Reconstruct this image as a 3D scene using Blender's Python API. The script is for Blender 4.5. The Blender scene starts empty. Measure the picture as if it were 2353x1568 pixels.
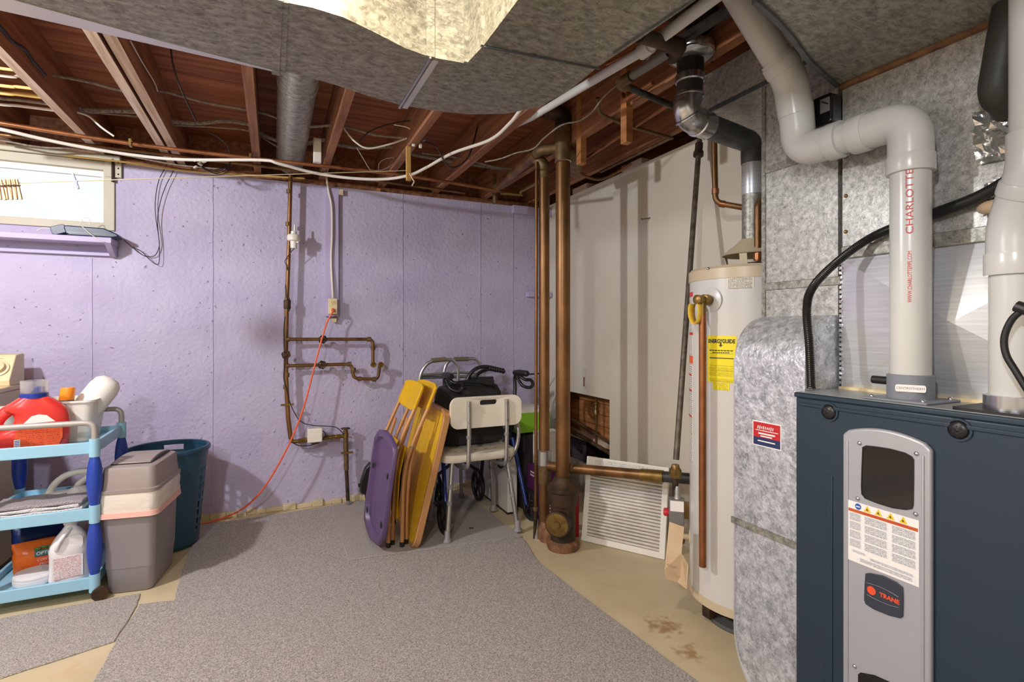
import bpy, math, random
from mathutils import Vector, Matrix
random.seed(7)
SC = bpy.context.scene
COL = SC.collection

# ------------------------------------------------------------------ camera
H, FPX, CX, CY = 1.22, 1200.0, 1176.5, 757.0
TH = math.radians(24.5)
cam_data = bpy.data.cameras.new('camera')
cam_data.sensor_width = 36.0
cam_data.lens = FPX / 2353 * 36.0
cam_data.shift_y = -(784 - CY) / 2353
cam_data.clip_start = 0.02
cam = bpy.data.objects.new('camera', cam_data)
COL.objects.link(cam)
cam.location = (0, 0, H)
cam.rotation_euler = (math.pi / 2, 0, -TH)
SC.camera = cam

# ------------------------------------------------------------------ light
world = bpy.data.worlds.new('sky')
SC.world = world
world.use_nodes = True
bg = world.node_tree.nodes['Background']
bg.inputs[0].default_value = (0.95, 0.97, 1.0, 1)
bg.inputs[1].default_value = 0.66

def lamp(name, loc, power, col, radius):
    d = bpy.data.lights.new(name, 'POINT')
    d.energy = power
    d.color = col
    d.shadow_soft_size = radius
    o = bpy.data.objects.new(name, d)
    o.location = loc
    COL.objects.link(o)
lamp('ceiling_bulb_laundry', (-1.62, 2.05, 2.17), 82, (0.93, 0.96, 1.0), 0.05)
lamp('ceiling_bulb_duct', (0.20, 0.95, 2.20), 19, (1.0, 0.88, 0.63), 0.04)
lamp('fill_lamp_rear', (-1.15, -0.40, 2.14), 68, (0.90, 0.95, 1.0), 0.08)  # added flash-like fill behind the camera, not a known bulb
pd = bpy.data.lights.new('window_portal', 'AREA')
pd.shape = 'RECTANGLE'
pd.size, pd.size_y = 1.05, 0.40
pd.cycles.is_portal = True
po = bpy.data.objects.new('window_portal', pd)
po.location = (-1.41, 3.93, 2.01)
po.rotation_euler = (-math.pi / 2, 0, 0)
COL.objects.link(po)

SC.view_settings.view_transform = 'Standard'
SC.view_settings.look = 'None'
SC.view_settings.gamma = 1.0
SC.view_settings.use_curve_mapping = False
SC.view_settings.exposure = 0.85

# ------------------------------------------------------------------ helpers
def at(px, py, X=None, Y=None, Z=None, D=None):
    """world point seen at a pixel of the photograph, on a given plane"""
    u = (px - CX) / FPX
    w = (CY - py) / FPX
    s, c = math.sin(TH), math.cos(TH)
    d = Vector((s + u * c, c - u * s, w))
    if X is not None: t = X / d.x
    elif Y is not None: t = Y / d.y
    elif Z is not None: t = (Z - H) / d.z
    else: t = D
    return Vector((0, 0, H)) + d * t

def srgb(c):
    if isinstance(c, str):
        c = [int(c[i:i + 2], 16) for i in (0, 2, 4)]
    r = []
    for v in c[:3]:
        v = v / 255
        r.append(v / 12.92 if v <= 0.04045 else ((v + 0.055) / 1.055) ** 2.4)
    return (r[0], r[1], r[2], 1)

MATS = {}
def M(name, col, rough=0.6, metal=0.0, col2=None, vs=12.0, bump=0.0, bs=60.0, lo=0.35, hi=0.65,
      tex='noise', stretch=None, detail=4.0, trans=0.0, coat=0.0, alpha=1.0, emit=None, spec=None):
    m = bpy.data.materials.new(name)
    m.use_nodes = True
    nt = m.node_tree
    b = nt.nodes['Principled BSDF']
    b.inputs['Base Color'].default_value = srgb(col)
    b.inputs['Roughness'].default_value = rough
    b.inputs['Metallic'].default_value = metal
    if trans: b.inputs['Transmission Weight'].default_value = trans
    if coat: b.inputs['Coat Weight'].default_value = coat
    if spec is not None: b.inputs['Specular IOR Level'].default_value = spec
    if alpha < 1: b.inputs['Alpha'].default_value = alpha
    if emit:
        b.inputs['Emission Color'].default_value = srgb(col)
        b.inputs['Emission Strength'].default_value = emit
    if col2 is not None or bump:
        tc = nt.nodes.new('ShaderNodeTexCoord')
        mp = nt.nodes.new('ShaderNodeMapping')
        if stretch: mp.inputs['Scale'].default_value = stretch
        nt.links.new(tc.outputs['Object'], mp.inputs[0])
    if col2 is not None:
        if tex == 'voronoi':
            t = nt.nodes.new('ShaderNodeTexVoronoi')
            t.inputs['Scale'].default_value = vs
            n2 = nt.nodes.new('ShaderNodeTexNoise')
            n2.inputs['Scale'].default_value = vs * 0.5
            n2.inputs['Detail'].default_value = 3
            mixv = nt.nodes.new('ShaderNodeMix')
            mixv.data_type = 'VECTOR'
            mixv.inputs[0].default_value = 0.06
            nt.links.new(mp.outputs[0], n2.inputs[0])
            nt.links.new(mp.outputs[0], mixv.inputs[4])
            nt.links.new(n2.outputs['Color'], mixv.inputs[5])
            nt.links.new(mixv.outputs[1], t.inputs['Vector'])
            sep = nt.nodes.new('ShaderNodeSeparateColor')
            nt.links.new(t.outputs['Color'], sep.inputs[0])
            n3 = nt.nodes.new('ShaderNodeTexNoise')
            n3.inputs['Scale'].default_value = vs * 0.36
            n3.inputs['Detail'].default_value = 6
            nt.links.new(mp.outputs[0], n3.inputs[0])
            mm = nt.nodes.new('ShaderNodeMath')
            mm.operation = 'MULTIPLY_ADD'
            mm.inputs[1].default_value = 0.30
            nt.links.new(sep.outputs[0], mm.inputs[0])
            mm2 = nt.nodes.new('ShaderNodeMath')
            mm2.operation = 'MULTIPLY'
            mm2.inputs[1].default_value = 0.78
            nt.links.new(n3.outputs['Fac'], mm2.inputs[0])
            nt.links.new(mm2.outputs[0], mm.inputs[2])
            fac = mm.outputs[0]
        else:
            t = nt.nodes.new('ShaderNodeTexNoise')
            t.inputs['Scale'].default_value = vs
            t.inputs['Detail'].default_value = detail
            nt.links.new(mp.outputs[0], t.inputs[0])
            fac = t.outputs['Fac']
        rp = nt.nodes.new('ShaderNodeValToRGB')
        rp.color_ramp.elements[0].position = lo
        rp.color_ramp.elements[1].position = hi
        rp.color_ramp.elements[0].color = srgb(col)
        rp.color_ramp.elements[1].color = srgb(col2)
        nt.links.new(fac, rp.inputs[0])
        nt.links.new(rp.outputs[0], b.inputs['Base Color'])
    if bump:
        n = nt.nodes.new('ShaderNodeTexNoise')
        n.inputs['Scale'].default_value = bs
        n.inputs['Detail'].default_value = 3
        nt.links.new(mp.outputs[0], n.inputs[0])
        bp = nt.nodes.new('ShaderNodeBump')
        bp.inputs['Strength'].default_value = bump
        bp.inputs['Distance'].default_value = 0.01
        nt.links.new(n.outputs['Fac'], bp.inputs['Height'])
        nt.links.new(bp.outputs[0], b.inputs['Normal'])
    MATS[name] = m
    return m

def print_mat(name, paper, ink, axis_u, axis_v, rows, density=0.5, top=0.0, bottom=1.0, rows_noise=60):
    """flat print: rows of small text on paper (generated coordinates)"""
    m = bpy.data.materials.new(name)
    m.use_nodes = True
    nt = m.node_tree
    b = nt.nodes['Principled BSDF']
    b.inputs['Roughness'].default_value = 0.55
    tc = nt.nodes.new('ShaderNodeTexCoord')
    sp = nt.nodes.new('ShaderNodeSeparateXYZ')
    nt.links.new(tc.outputs['Generated'], sp.inputs[0])
    def mth(op, a, bb=None):
        n = nt.nodes.new('ShaderNodeMath')
        n.operation = op
        for i, v in enumerate((a, bb)):
            if v is None: continue
            if isinstance(v, (int, float)): n.inputs[i].default_value = v
            else: nt.links.new(v, n.inputs[i])
        return n.outputs[0]
    u, v = sp.outputs[axis_u], sp.outputs[axis_v]
    vr = mth('MULTIPLY', v, rows)
    row = mth('FLOOR', vr)
    fr = mth('FRACT', vr)
    line = mth('LESS_THAN', fr, 0.5)
    cmb = nt.nodes.new('ShaderNodeCombineXYZ')
    nt.links.new(mth('MULTIPLY', u, rows_noise), cmb.inputs[0])
    nt.links.new(mth('MULTIPLY', row, 7.31), cmb.inputs[1])
    nz = nt.nodes.new('ShaderNodeTexNoise')
    nz.inputs['Scale'].default_value = 1.0
    nz.inputs['Detail'].default_value = 1
    nt.links.new(cmb.outputs[0], nz.inputs[0])
    word = mth('LESS_THAN', nz.outputs['Fac'], density)
    mu = mth('MULTIPLY', mth('GREATER_THAN', u, 0.06), mth('LESS_THAN', u, 0.94))
    mv = mth('MULTIPLY', mth('GREATER_THAN', v, top), mth('LESS_THAN', v, bottom))
    k = mth('MULTIPLY', mth('MULTIPLY', line, word), mth('MULTIPLY', mu, mv))
    mx = nt.nodes.new('ShaderNodeMix')
    mx.data_type = 'RGBA'
    nt.links.new(k, mx.inputs[0])
    mx.inputs[6].default_value = srgb(paper)
    mx.inputs[7].default_value = srgb(ink)
    nt.links.new(mx.outputs[2], b.inputs['Base Color'])
    MATS[name] = m
    return m

class MB:
    def __init__(s):
        s.v = []; s.f = []; s.m = []; s.mi = 0
    def add(s, vs, fs):
        o = len(s.v)
        s.v += [Vector(p) for p in vs]
        s.f += [[i + o for i in f] for f in fs]
        s.m += [s.mi] * len(fs)
        return s
    def box(s, x0, x1, y0, y1, z0, z1, mat=None):
        vs = [(x, y, z) for x in (x0, x1) for y in (y0, y1) for z in (z0, z1)]
        if mat is not None: vs = [mat @ Vector(p) for p in vs]
        return s.add(vs, [(0, 1, 3, 2), (4, 6, 7, 5), (0, 4, 5, 1), (2, 3, 7, 6), (0, 2, 6, 4), (1, 5, 7, 3)])
    def bar(s, a, b, w, h, up=(0, 0, 1)):
        """rectangular bar from a to b; w across, h along up"""
        a, b = Vector(a), Vector(b)
        d = (b - a).normalized()
        upv = Vector(up)
        if abs(d.dot(upv)) > 0.95: upv = Vector((1, 0, 0))
        r = d.cross(upv).normalized()
        n = r.cross(d).normalized()
        vs = []
        for p in (a, b):
            for i, j in ((-1, -1), (1, -1), (1, 1), (-1, 1)):
                vs.append(p + r * (i * w / 2) + n * (j * h / 2))
        return s.add(vs, [(0, 3, 2, 1), (4, 5, 6, 7), (0, 1, 5, 4), (1, 2, 6, 5), (2, 3, 7, 6), (3, 0, 4, 7)])
    def tube(s, pts, r, n=12, cap=True, sq=1.0):
        pts = [Vector(p) for p in pts]
        q = [pts[0]]
        rr = [r[0] if isinstance(r, (list, tuple)) else r]
        for i, p in enumerate(pts[1:], 1):
            ri = r[i] if isinstance(r, (list, tuple)) else r
            if (p - q[-1]).length > 1e-5 or ri != rr[-1]:
                q.append(p); rr.append(ri)
        pts = q
        N = len(pts)
        tg = []
        for i in range(N):
            j = i
            a = pts[max(i - 1, 0)]; b = pts[min(i + 1, N - 1)]
            d = b - a
            d1 = (pts[i] - a); d2 = (b - pts[i])
            if d1.length > 1e-6 and d2.length > 1e-6:
                d = d1.normalized() + d2.normalized()
            if d.length < 1e-6: d = Vector((0, 0, 1))
            tg.append(d.normalized())
        up = Vector((0, 0, 1)) if abs(tg[0].z) < 0.9 else Vector((1, 0, 0))
        nrm = tg[0].cross(up).normalized()
        vs = []
        for i in range(N):
            if i:
                ax = tg[i - 1].cross(tg[i])
                if ax.length > 1e-6:
                    nrm = Matrix.Rotation(tg[i - 1].angle(tg[i]), 3, ax.normalized()) @ nrm
                nrm = (nrm - tg[i] * nrm.dot(tg[i])).normalized()
            bn = tg[i].cross(nrm)
            for k in range(n):
                a = 2 * math.pi * k / n
                vs.append(pts[i] + nrm * (math.cos(a) * rr[i]) + bn * (math.sin(a) * rr[i] * sq))
        fs = []
        for i in range(N - 1):
            for k in range(n):
                k2 = (k + 1) % n
                fs.append((i * n + k, i * n + k2, (i + 1) * n + k2, (i + 1) * n + k))
        if cap:
            fs.append(tuple(reversed(range(n))))
            fs.append(tuple((N - 1) * n + k for k in range(n)))
        return s.add(vs, fs)
    def lathe(s, prof, c=(0, 0, 0), n=24, axis=(0, 0, 1), sx=1.0, sy=1.0, closed=True):
        """profile [(r, h)...] turned about the axis through c"""
        c = Vector(c); ax = Vector(axis).normalized()
        e1 = ax.orthogonal().normalized() if abs(ax.z) < 0.99 else Vector((1, 0, 0))
        e2 = ax.cross(e1).normalized()
        vs = []
        for r, h in prof:
            for k in range(n):
                a = 2 * math.pi * k / n
                vs.append(c + ax * h + e1 * (math.cos(a) * r * sx) + e2 * (math.sin(a) * r * sy))
        fs = []
        L = len(prof)
        for i in range(L - 1):
            for k in range(n):
                k2 = (k + 1) % n
                fs.append((i * n + k, i * n + k2, (i + 1) * n + k2, (i + 1) * n + k))
        if closed:
            fs.append(tuple(reversed(range(n))))
            fs.append(tuple((L - 1) * n + k for k in range(n)))
        return s.add(vs, fs)
    def prism(s, poly, lo, hi, axis='z', mat=None):
        """2-D polygon extruded along an axis: z->(x,y), x->(y,z), y->(x,z)"""
        def mk(p, h):
            if axis == 'z': q = (p[0], p[1], h)
            elif axis == 'x': q = (h, p[0], p[1])
            else: q = (p[0], h, p[1])
            return mat @ Vector(q) if mat is not None else Vector(q)
        n = len(poly)
        vs = [mk(p, lo) for p in poly] + [mk(p, hi) for p in poly]
        fs = [tuple(reversed(range(n))), tuple(range(n, 2 * n))]
        fs += [(i, (i + 1) % n, n + (i + 1) % n, n + i) for i in range(n)]
        return s.add(vs, fs)
    def ring(s, outer, inner, lo, hi, axis='z', mat=None):
        """frame between two outlines with the same number of points"""
        def mk(p, h):
            if axis == 'z': q = (p[0], p[1], h)
            elif axis == 'x': q = (h, p[0], p[1])
            else: q = (p[0], h, p[1])
            return mat @ Vector(q) if mat is not None else Vector(q)
        n = len(outer)
        vs = [mk(p, lo) for p in outer] + [mk(p, lo) for p in inner] + [mk(p, hi) for p in outer] + [mk(p, hi) for p in inner]
        fs = []
        for i in range(n):
            j = (i + 1) % n
            fs += [(i, n + i, n + j, j), (2 * n + i, 2 * n + j, 3 * n + j, 3 * n + i),
                   (i, j, 2 * n + j, 2 * n + i), (n + i, 3 * n + i, 3 * n + j, n + j)]
        return s.add(vs, fs)
    def loft(s, rings, cap=True):
        n = len(rings[0])
        vs = [p for r in rings for p in r]
        fs = []
        for i in range(len(rings) - 1):
            for k in range(n):
                k2 = (k + 1) % n
                fs.append((i * n + k, i * n + k2, (i + 1) * n + k2, (i + 1) * n + k))
        if cap:
            fs.append(tuple(reversed(range(n))))
            fs.append(tuple((len(rings) - 1) * n + k for k in range(n)))
        return s.add(vs, fs)
    def ball(s, c, r, n=14, sc=(1, 1, 1)):
        c = Vector(c)
        m = max(6, n // 2)
        prof = [(max(1e-4, math.sin(math.pi * i / m)) * r, -math.cos(math.pi * i / m) * r * sc[2]) for i in range(m + 1)]
        return s.lathe(prof, c, n, sx=sc[0], sy=sc[1])
    def xf(s, mat):
        s.v = [mat @ p for p in s.v]
        return s
    def build(s, name, mat, parent=None, bevel=0.0, smooth=True, angle=38, label=None, seg=2):
        me = bpy.data.meshes.new(name)
        org = Vector((0, 0, 0))
        if parent is not None:
            p = parent
            while p is not None:
                org += p.location
                p = p.parent
        else:
            xs = [p.x for p in s.v]; ys = [p.y for p in s.v]; zs = [p.z for p in s.v]
            org = Vector(((min(xs) + max(xs)) / 2, (min(ys) + max(ys)) / 2, min(zs)))
        me.from_pydata([tuple(p - org) for p in s.v], [], s.f)
        mats = mat if isinstance(mat, (list, tuple)) else [mat]
        for mm in mats:
            me.materials.append(MATS[mm] if isinstance(mm, str) else mm)
        if len(mats) > 1:
            me.polygons.foreach_set('material_index', s.m)
        me.validate()
        import bmesh
        bm = bmesh.new()
        bm.from_mesh(me)
        bmesh.ops.recalc_face_normals(bm, faces=bm.faces)
        bm.to_mesh(me)
        bm.free()
        if smooth:
            me.polygons.foreach_set('use_smooth', [True] * len(me.polygons))
            me.set_sharp_from_angle(angle=math.radians(angle))
        o = bpy.data.objects.new(name, me)
        COL.objects.link(o)
        if parent is not None: o.parent = parent
        else: o.location = org
        if bevel:
            b = o.modifiers.new('edge', 'BEVEL')
            b.width = bevel
            b.segments = seg
            b.limit_method = 'ANGLE'
            b.angle_limit = math.radians(40)
            b.harden_normals = False
        if label: o['label'] = label
        return o

def tag(o, label, cat, group=None):
    o['label'] = label
    o['category'] = cat
    if group: o['group'] = group
    return o
def struct(o, label=None):
    o['kind'] = 'structure'
    if label: o['label'] = label
    return o
def thing(name, label, cat, loc=(0, 0, 0), group=None):
    o = bpy.data.objects.new(name, None)
    o.empty_display_size = 0.05
    COL.objects.link(o)
    o.location = loc
    return tag(o, label, cat, group)
def copy_tree(o, parent=None):
    c = o.copy()
    COL.objects.link(c)
    c.parent = parent
    for ch in list(o.children):
        copy_tree(ch, c)
    return c
def box(x0, x1, y0, y1, z0, z1): return MB().box(x0, x1, y0, y1, z0, z1)
def tube(p, r, n=12, **k): return MB().tube(p, r, n, **k)

def fillet(pts, r, n=6):
    pts = [Vector(p) for p in pts]
    out = [pts[0]]
    for i in range(1, len(pts) - 1):
        a, b, c = pts[i - 1], pts[i], pts[i + 1]
        d1 = a - b; d2 = c - b
        rr = min(r, d1.length * 0.49, d2.length * 0.49)
        p0 = b + d1.normalized() * rr
        p1 = b + d2.normalized() * rr
        for k in range(n + 1):
            t = k / n
            out.append(p0 * (1 - t) ** 2 + b * 2 * t * (1 - t) + p1 * t * t)
    out.append(pts[-1])
    return out
def curve(pts, n=8):
    pts = [Vector(p) for p in pts]
    P = [pts[0] * 2 - pts[1]] + pts + [pts[-1] * 2 - pts[-2]]
    out = []
    for i in range(1, len(P) - 2):
        for k in range(n):
            t = k / n
            a, b, c, d = P[i - 1], P[i], P[i + 1], P[i + 2]
            out.append(0.5 * ((2 * b) + (c - a) * t + (2 * a - 5 * b + 4 * c - d) * t * t + (3 * b - a - 3 * c + d) * t ** 3))
    out.append(pts[-1])
    return out
def rrect(x0, x1, y0, y1, r, n=5):
    out = []
    for cx, cy, a0 in ((x1 - r, y1 - r, 0), (x0 + r, y1 - r, 90), (x0 + r, y0 + r, 180), (x1 - r, y0 + r, 270)):
        for k in range(n + 1):
            a = math.radians(a0 + 90 * k / n)
            out.append((cx + r * math.cos(a), cy + r * math.sin(a)))
    return out
def text(name, body, size, mat, parent, loc, xdir, ydir, align='CENTER', squash=1.0, thick=0.0, bold=0.0):
    """flat lettering; xdir = reading direction, ydir = letter up direction"""
    cu = bpy.data.curves.new(name, 'FONT')
    cu.body = body
    cu.size = size
    cu.align_x = align
    cu.align_y = 'CENTER'
    cu.resolution_u = 3
    cu.offset = bold
    tmp = bpy.data.objects.new('tmp_text', cu)
    COL.objects.link(tmp)
    bpy.context.view_layer.update()
    me = bpy.data.meshes.new_from_object(tmp.evaluated_get(bpy.context.evaluated_depsgraph_get()))
    bpy.data.objects.remove(tmp)
    xd = Vector(xdir).normalized(); yd = Vector(ydir).normalized()
    loc = Vector(loc)
    mb = MB()
    mb.add([loc + xd * (v.co.x * squash) + yd * v.co.y for v in me.vertices], [tuple(p.vertices) for p in me.polygons])
    bpy.data.meshes.remove(me)
    return mb.build(name, mat, parent, smooth=False)

# ------------------------------------------------------------------ materials
M('purple', (178, 169, 200), 0.72, col2=(190, 182, 209), vs=3, bump=0.6, bs=42)
M('purple_paint', (182, 171, 205), 0.55)
M('white_wall', (214, 207, 192), 0.6, col2=(207, 199, 183), vs=2)
M('floor_paint', (196, 182, 148), 0.5, col2=(210, 196, 162), vs=4, bump=0.08, bs=30)
M('carpet', (122, 118, 115), 0.95, col2=(206, 200, 194), vs=190, lo=0.3, hi=0.7, bump=0.5, bs=320, detail=6)
M('carpet_edge', (98, 92, 84), 0.95)
M('joist_wood', (122, 76, 50), 0.7, col2=(164, 112, 78), vs=6, stretch=(6, 0.35, 6), bump=0.1, bs=40)
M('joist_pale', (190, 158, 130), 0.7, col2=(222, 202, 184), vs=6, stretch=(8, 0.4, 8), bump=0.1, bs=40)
M('subfloor', (126, 68, 38), 0.7, col2=(168, 104, 60), vs=3, stretch=(0.6, 9, 6))
M('board', (152, 96, 50), 0.65, col2=(186, 128, 76), vs=5, stretch=(1, 1, 8))
M('galv', (106, 104, 95), 0.45, 0.5, col2=(184, 182, 171), vs=80, tex='voronoi', lo=0.26, hi=0.84, bump=0.05, bs=120, stretch=(1, 1.7, 1.7))
M('galv_big', (112, 112, 107), 0.40, 0.45, col2=(216, 215, 210), vs=150, tex='voronoi', lo=0.2, hi=0.85, bump=0.05, bs=90)
M('galv_spangle', (132, 136, 144), 0.36, 0.45, col2=(240, 243, 250), vs=100, tex='voronoi', lo=0.22, hi=0.88, bump=0.3, bs=60)
M('galv_bright', (200, 202, 207), 0.32, 0.5, col2=(218, 220, 224), vs=4, stretch=(1, 1, 40))
M('galv_dark', (70, 74, 78), 0.5, 0.6, col2=(120, 124, 128), vs=60, tex='voronoi', lo=0, hi=1)
M('steel', (200, 202, 206), 0.22, 0.95)
M('aluminium', (188, 188, 188), 0.32, 0.85)
M('copper_old', (98, 68, 40), 0.40, 0.6, col2=(142, 102, 62), vs=9, stretch=(1, 1, 0.4))
M('copper', (172, 112, 72), 0.35, 0.7, col2=(146, 92, 58), vs=14)
M('copper_dull', (98, 78, 52), 0.55, 0.5, col2=(126, 100, 66), vs=25)
M('brass', (150, 122, 66), 0.4, 0.75, col2=(118, 92, 52), vs=20)
M('iron', (44, 38, 34), 0.6, 0.4, col2=(86, 62, 40), vs=14, bump=0.2, bs=40)
M('black_pipe', (40, 40, 42), 0.45, 0.3, col2=(70, 68, 64), vs=18)
M('rust', (142, 102, 72), 0.8, col2=(108, 72, 50), vs=30, bump=0.4, bs=60)
M('gas_iron', (74, 67, 57), 0.5, 0.3, col2=(108, 98, 82), vs=30)
M('pvc', (198, 198, 195), 0.26, col2=(205, 205, 202), vs=3)
M('pvc_grey', (128, 132, 142), 0.4)
M('white_plastic', (232, 228, 218), 0.4)
M('white_cable', (222, 214, 204), 0.5)
M('grey_cable', (150, 138, 124), 0.6, col2=(112, 98, 86), vs=60)
M('cloth_cable', (104, 92, 82), 0.8, col2=(160, 150, 138), vs=90, bump=0.3, bs=120)
M('yellow_cable', (206, 170, 96), 0.5)
M('black_rubber', (26, 25, 26), 0.5)
M('black_plastic', (32, 31, 33), 0.35)
M('black_fabric', (34, 32, 34), 0.85, col2=(48, 46, 48), vs=120)
M('black_gloss', (16, 16, 20), 0.12, coat=0.4)
M('line_string', (214, 196, 160), 0.7)
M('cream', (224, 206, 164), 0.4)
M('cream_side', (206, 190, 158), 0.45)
M('heater_cream', (214, 212, 208), 0.26, col2=(210, 206, 200), vs=2)
M('heater_tan', (206, 190, 160), 0.35)
M('tan_door', (216, 190, 156), 0.5, col2=(206, 178, 142), vs=9)
M('sky_plastic', (150, 198, 222), 0.4)
M('teal_plastic', (104, 164, 178), 0.45)
M('blue_plastic', (34, 66, 168), 0.38)
M('basket_blue', (34, 74, 98), 0.4)
M('handle_grey', (172, 166, 160), 0.4, 0.2)
M('bin_grey', (136, 131, 136), 0.45, col2=(142, 137, 141), vs=5)
M('bin_lid', (152, 140, 136), 0.42)
M('liner', (226, 218, 208), 0.35, bump=0.9, bs=14)
M('liner_pink', (232, 180, 168), 0.5)
M('jug_red', (222, 58, 52), 0.3)
M('label_orange', (232, 100, 48), 0.45)
M('jug_blue', (26, 56, 150), 0.35)
M('clear', (236, 238, 242), 0.12, trans=0.85, alpha=0.55)
M('orange_cap', (246, 146, 30), 0.35)
M('jug_white', (232, 229, 232), 0.38)
M('terry', (232, 227, 226), 0.95, bump=0.9, bs=180)
M('terry_grey', (170, 160, 164), 0.95, bump=0.9, bs=180)
M('bag_orange', (236, 112, 34), 0.3, bump=0.35, bs=16)
M('bag_blue', (24, 44, 104), 0.35, bump=0.35, bs=18)
M('teal_print', (62, 122, 130), 0.5)
M('leaf_print', (70, 120, 52), 0.5)
M('white_print', (244, 240, 236), 0.5)
M('red_print', (206, 60, 54), 0.5)
M('dark_print', (40, 40, 44), 0.5)
M('clothespin', (206, 168, 122), 0.65, col2=(186, 146, 104), vs=20, stretch=(1, 1, 6))
M('grey_peg', (150, 158, 172), 0.5)
M('device_blue', (34, 48, 74), 0.4)
M('orange_cord', (232, 96, 52), 0.45)
M('sled_purple', (92, 72, 112), 0.38)
M('yellow_vinyl', (232, 186, 22), 0.5, col2=(222, 174, 18), vs=30, bump=0.05, bs=200, spec=0.25)
M('tan_metal', (190, 138, 88), 0.38, 0.15)
M('shower_white', (230, 222, 206), 0.4)
M('grip_brown', (112, 100, 80), 0.85)
M('frame_blue', (46, 66, 132), 0.3, 0.4)
M('box_green', (134, 196, 40), 0.5)
M('box_white', (226, 222, 216), 0.6)
M('box_purple', (102, 40, 104), 0.55)
M('filter_card', (238, 234, 226), 0.7)
M('filter_pleat', (232, 227, 218), 0.85, col2=(206, 199, 190), vs=6)
M('furnace', (42, 58, 72), 0.42, 0.2)
M('furnace_top', (170, 172, 170), 0.35, 0.5)
M('panel_silver', (178, 179, 186), 0.38, 0.3)
M('badge', (52, 57, 68), 0.45)
M('trane_red', (236, 84, 50), 0.45)
M('warn_orange', (196, 92, 44), 0.5)
M('warn_yellow', (236, 196, 40), 0.5)
M('blue_print', (44, 96, 176), 0.5)
M('sticker_red', (196, 38, 44), 0.45)
M('sticker_navy', (40, 54, 96), 0.45)
M('foil', (214, 214, 212), 0.22, 0.9, bump=1.0, bs=24)
M('insul_black', (48, 46, 40), 0.55, bump=0.3, bs=20)
M('hose_black', (28, 27, 26), 0.3)
M('tag_yellow', (234, 196, 70), 0.5, col2=(226, 184, 52), vs=60)
M('energy_yellow', (244, 224, 30), 0.5)
M('valve_red', (206, 50, 60), 0.4)
M('control_grey', (120, 118, 116), 0.45)
M('pad_dark', (92, 92, 92), 0.8)
M('outlet_cream', (232, 214, 168), 0.4)
M('window_paint', (186, 179, 160), 0.5)
M('wood_stake', (206, 164, 96), 0.7, col2=(178, 128, 66), vs=14, stretch=(1, 1, 0.3))
M('cardboard', (190, 150, 104), 0.8)
print_mat('print_heater', (232, 226, 212), (120, 112, 100), 1, 2, 14, 0.56)
print_mat('print_rating', (232, 228, 220), (130, 122, 116), 1, 2, 46, 0.55)
print_mat('print_energy', (244, 224, 30), (120, 108, 20), 1, 2, 12, 0.5)
print_mat('print_warn', (236, 236, 238), (96, 96, 102), 1, 2, 18, 0.56, rows_noise=26)
print_mat('print_bleach', (234, 230, 232), (186, 70, 74), 0, 2, 22, 0.52)
print_mat('print_soap', (228, 92, 44), (196, 56, 34), 0, 2, 12, 0.5)
print_mat('print_box', (226, 222, 216), (150, 150, 146), 1, 2, 6, 0.45)

def glass_mat():
    m = bpy.data.materials.new('window_glass')
    m.use_nodes = True
    nt = m.node_tree
    nt.nodes.remove(nt.nodes['Principled BSDF'])
    out = nt.nodes['Material Output']
    t = nt.nodes.new('ShaderNodeBsdfTransparent')
    t.inputs[0].default_value = (0.94, 0.97, 1, 1)
    g = nt.nodes.new('ShaderNodeBsdfGlossy')
    g.inputs['Roughness'].default_value = 0.03
    mx = nt.nodes.new('ShaderNodeMixShader')
    mx.inputs[0].default_value = 0.012
    nt.links.new(t.outputs[0], mx.inputs[1])
    nt.links.new(g.outputs[0], mx.inputs[2])
    nt.links.new(mx.outputs[0], out.inputs[0])
    MATS['window_glass'] = m
glass_mat()

def wall_pits(m):
    """scattered small pits and dark specks of cast concrete under paint"""
    nt = m.node_tree
    b = nt.nodes['Principled BSDF']
    tc = nt.nodes.new('ShaderNodeTexCoord')
    v = nt.nodes.new('ShaderNodeTexVoronoi')
    v.inputs['Scale'].default_value = 20
    v.inputs['Randomness'].default_value = 1
    n = nt.nodes.new('ShaderNodeTexNoise')
    n.inputs['Scale'].default_value = 30
    add = nt.nodes.new('ShaderNodeMixRGB')
    add.blend_type = 'ADD'
    add.inputs[0].default_value = 0.045
    nt.links.new(tc.outputs['Object'], n.inputs[0])
    nt.links.new(tc.outputs['Object'], add.inputs[1])
    nt.links.new(n.outputs['Color'], add.inputs[2])
    nt.links.new(add.outputs[0], v.inputs['Vector'])
    rp = nt.nodes.new('ShaderNodeValToRGB')
    rp.color_ramp.elements[0].position = 0.05
    rp.color_ramp.elements[1].position = 0.11
    nt.links.new(v.outputs['Distance'], rp.inputs[0])
    old = b.inputs['Base Color'].links[0].from_socket
    mx = nt.nodes.new('ShaderNodeMixRGB')
    nt.links.new(rp.outputs[0], mx.inputs[0])
    mx.inputs[1].default_value = srgb((138, 118, 152))
    nt.links.new(old, mx.inputs[2])
    nt.links.new(mx.outputs[0], b.inputs['Base Color'])
    bn = b.inputs['Normal'].links[0].from_node
    b2 = nt.nodes.new('ShaderNodeBump')
    b2.inputs['Strength'].default_value = 0.5
    b2.inputs['Distance'].default_value = 0.006
    nt.links.new(rp.outputs[0], b2.inputs['Height'])
    nt.links.new(bn.outputs[0], b2.inputs['Normal'])
    nt.links.new(b2.outputs[0], b.inputs['Normal'])
wall_pits(MATS['purple'])

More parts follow.
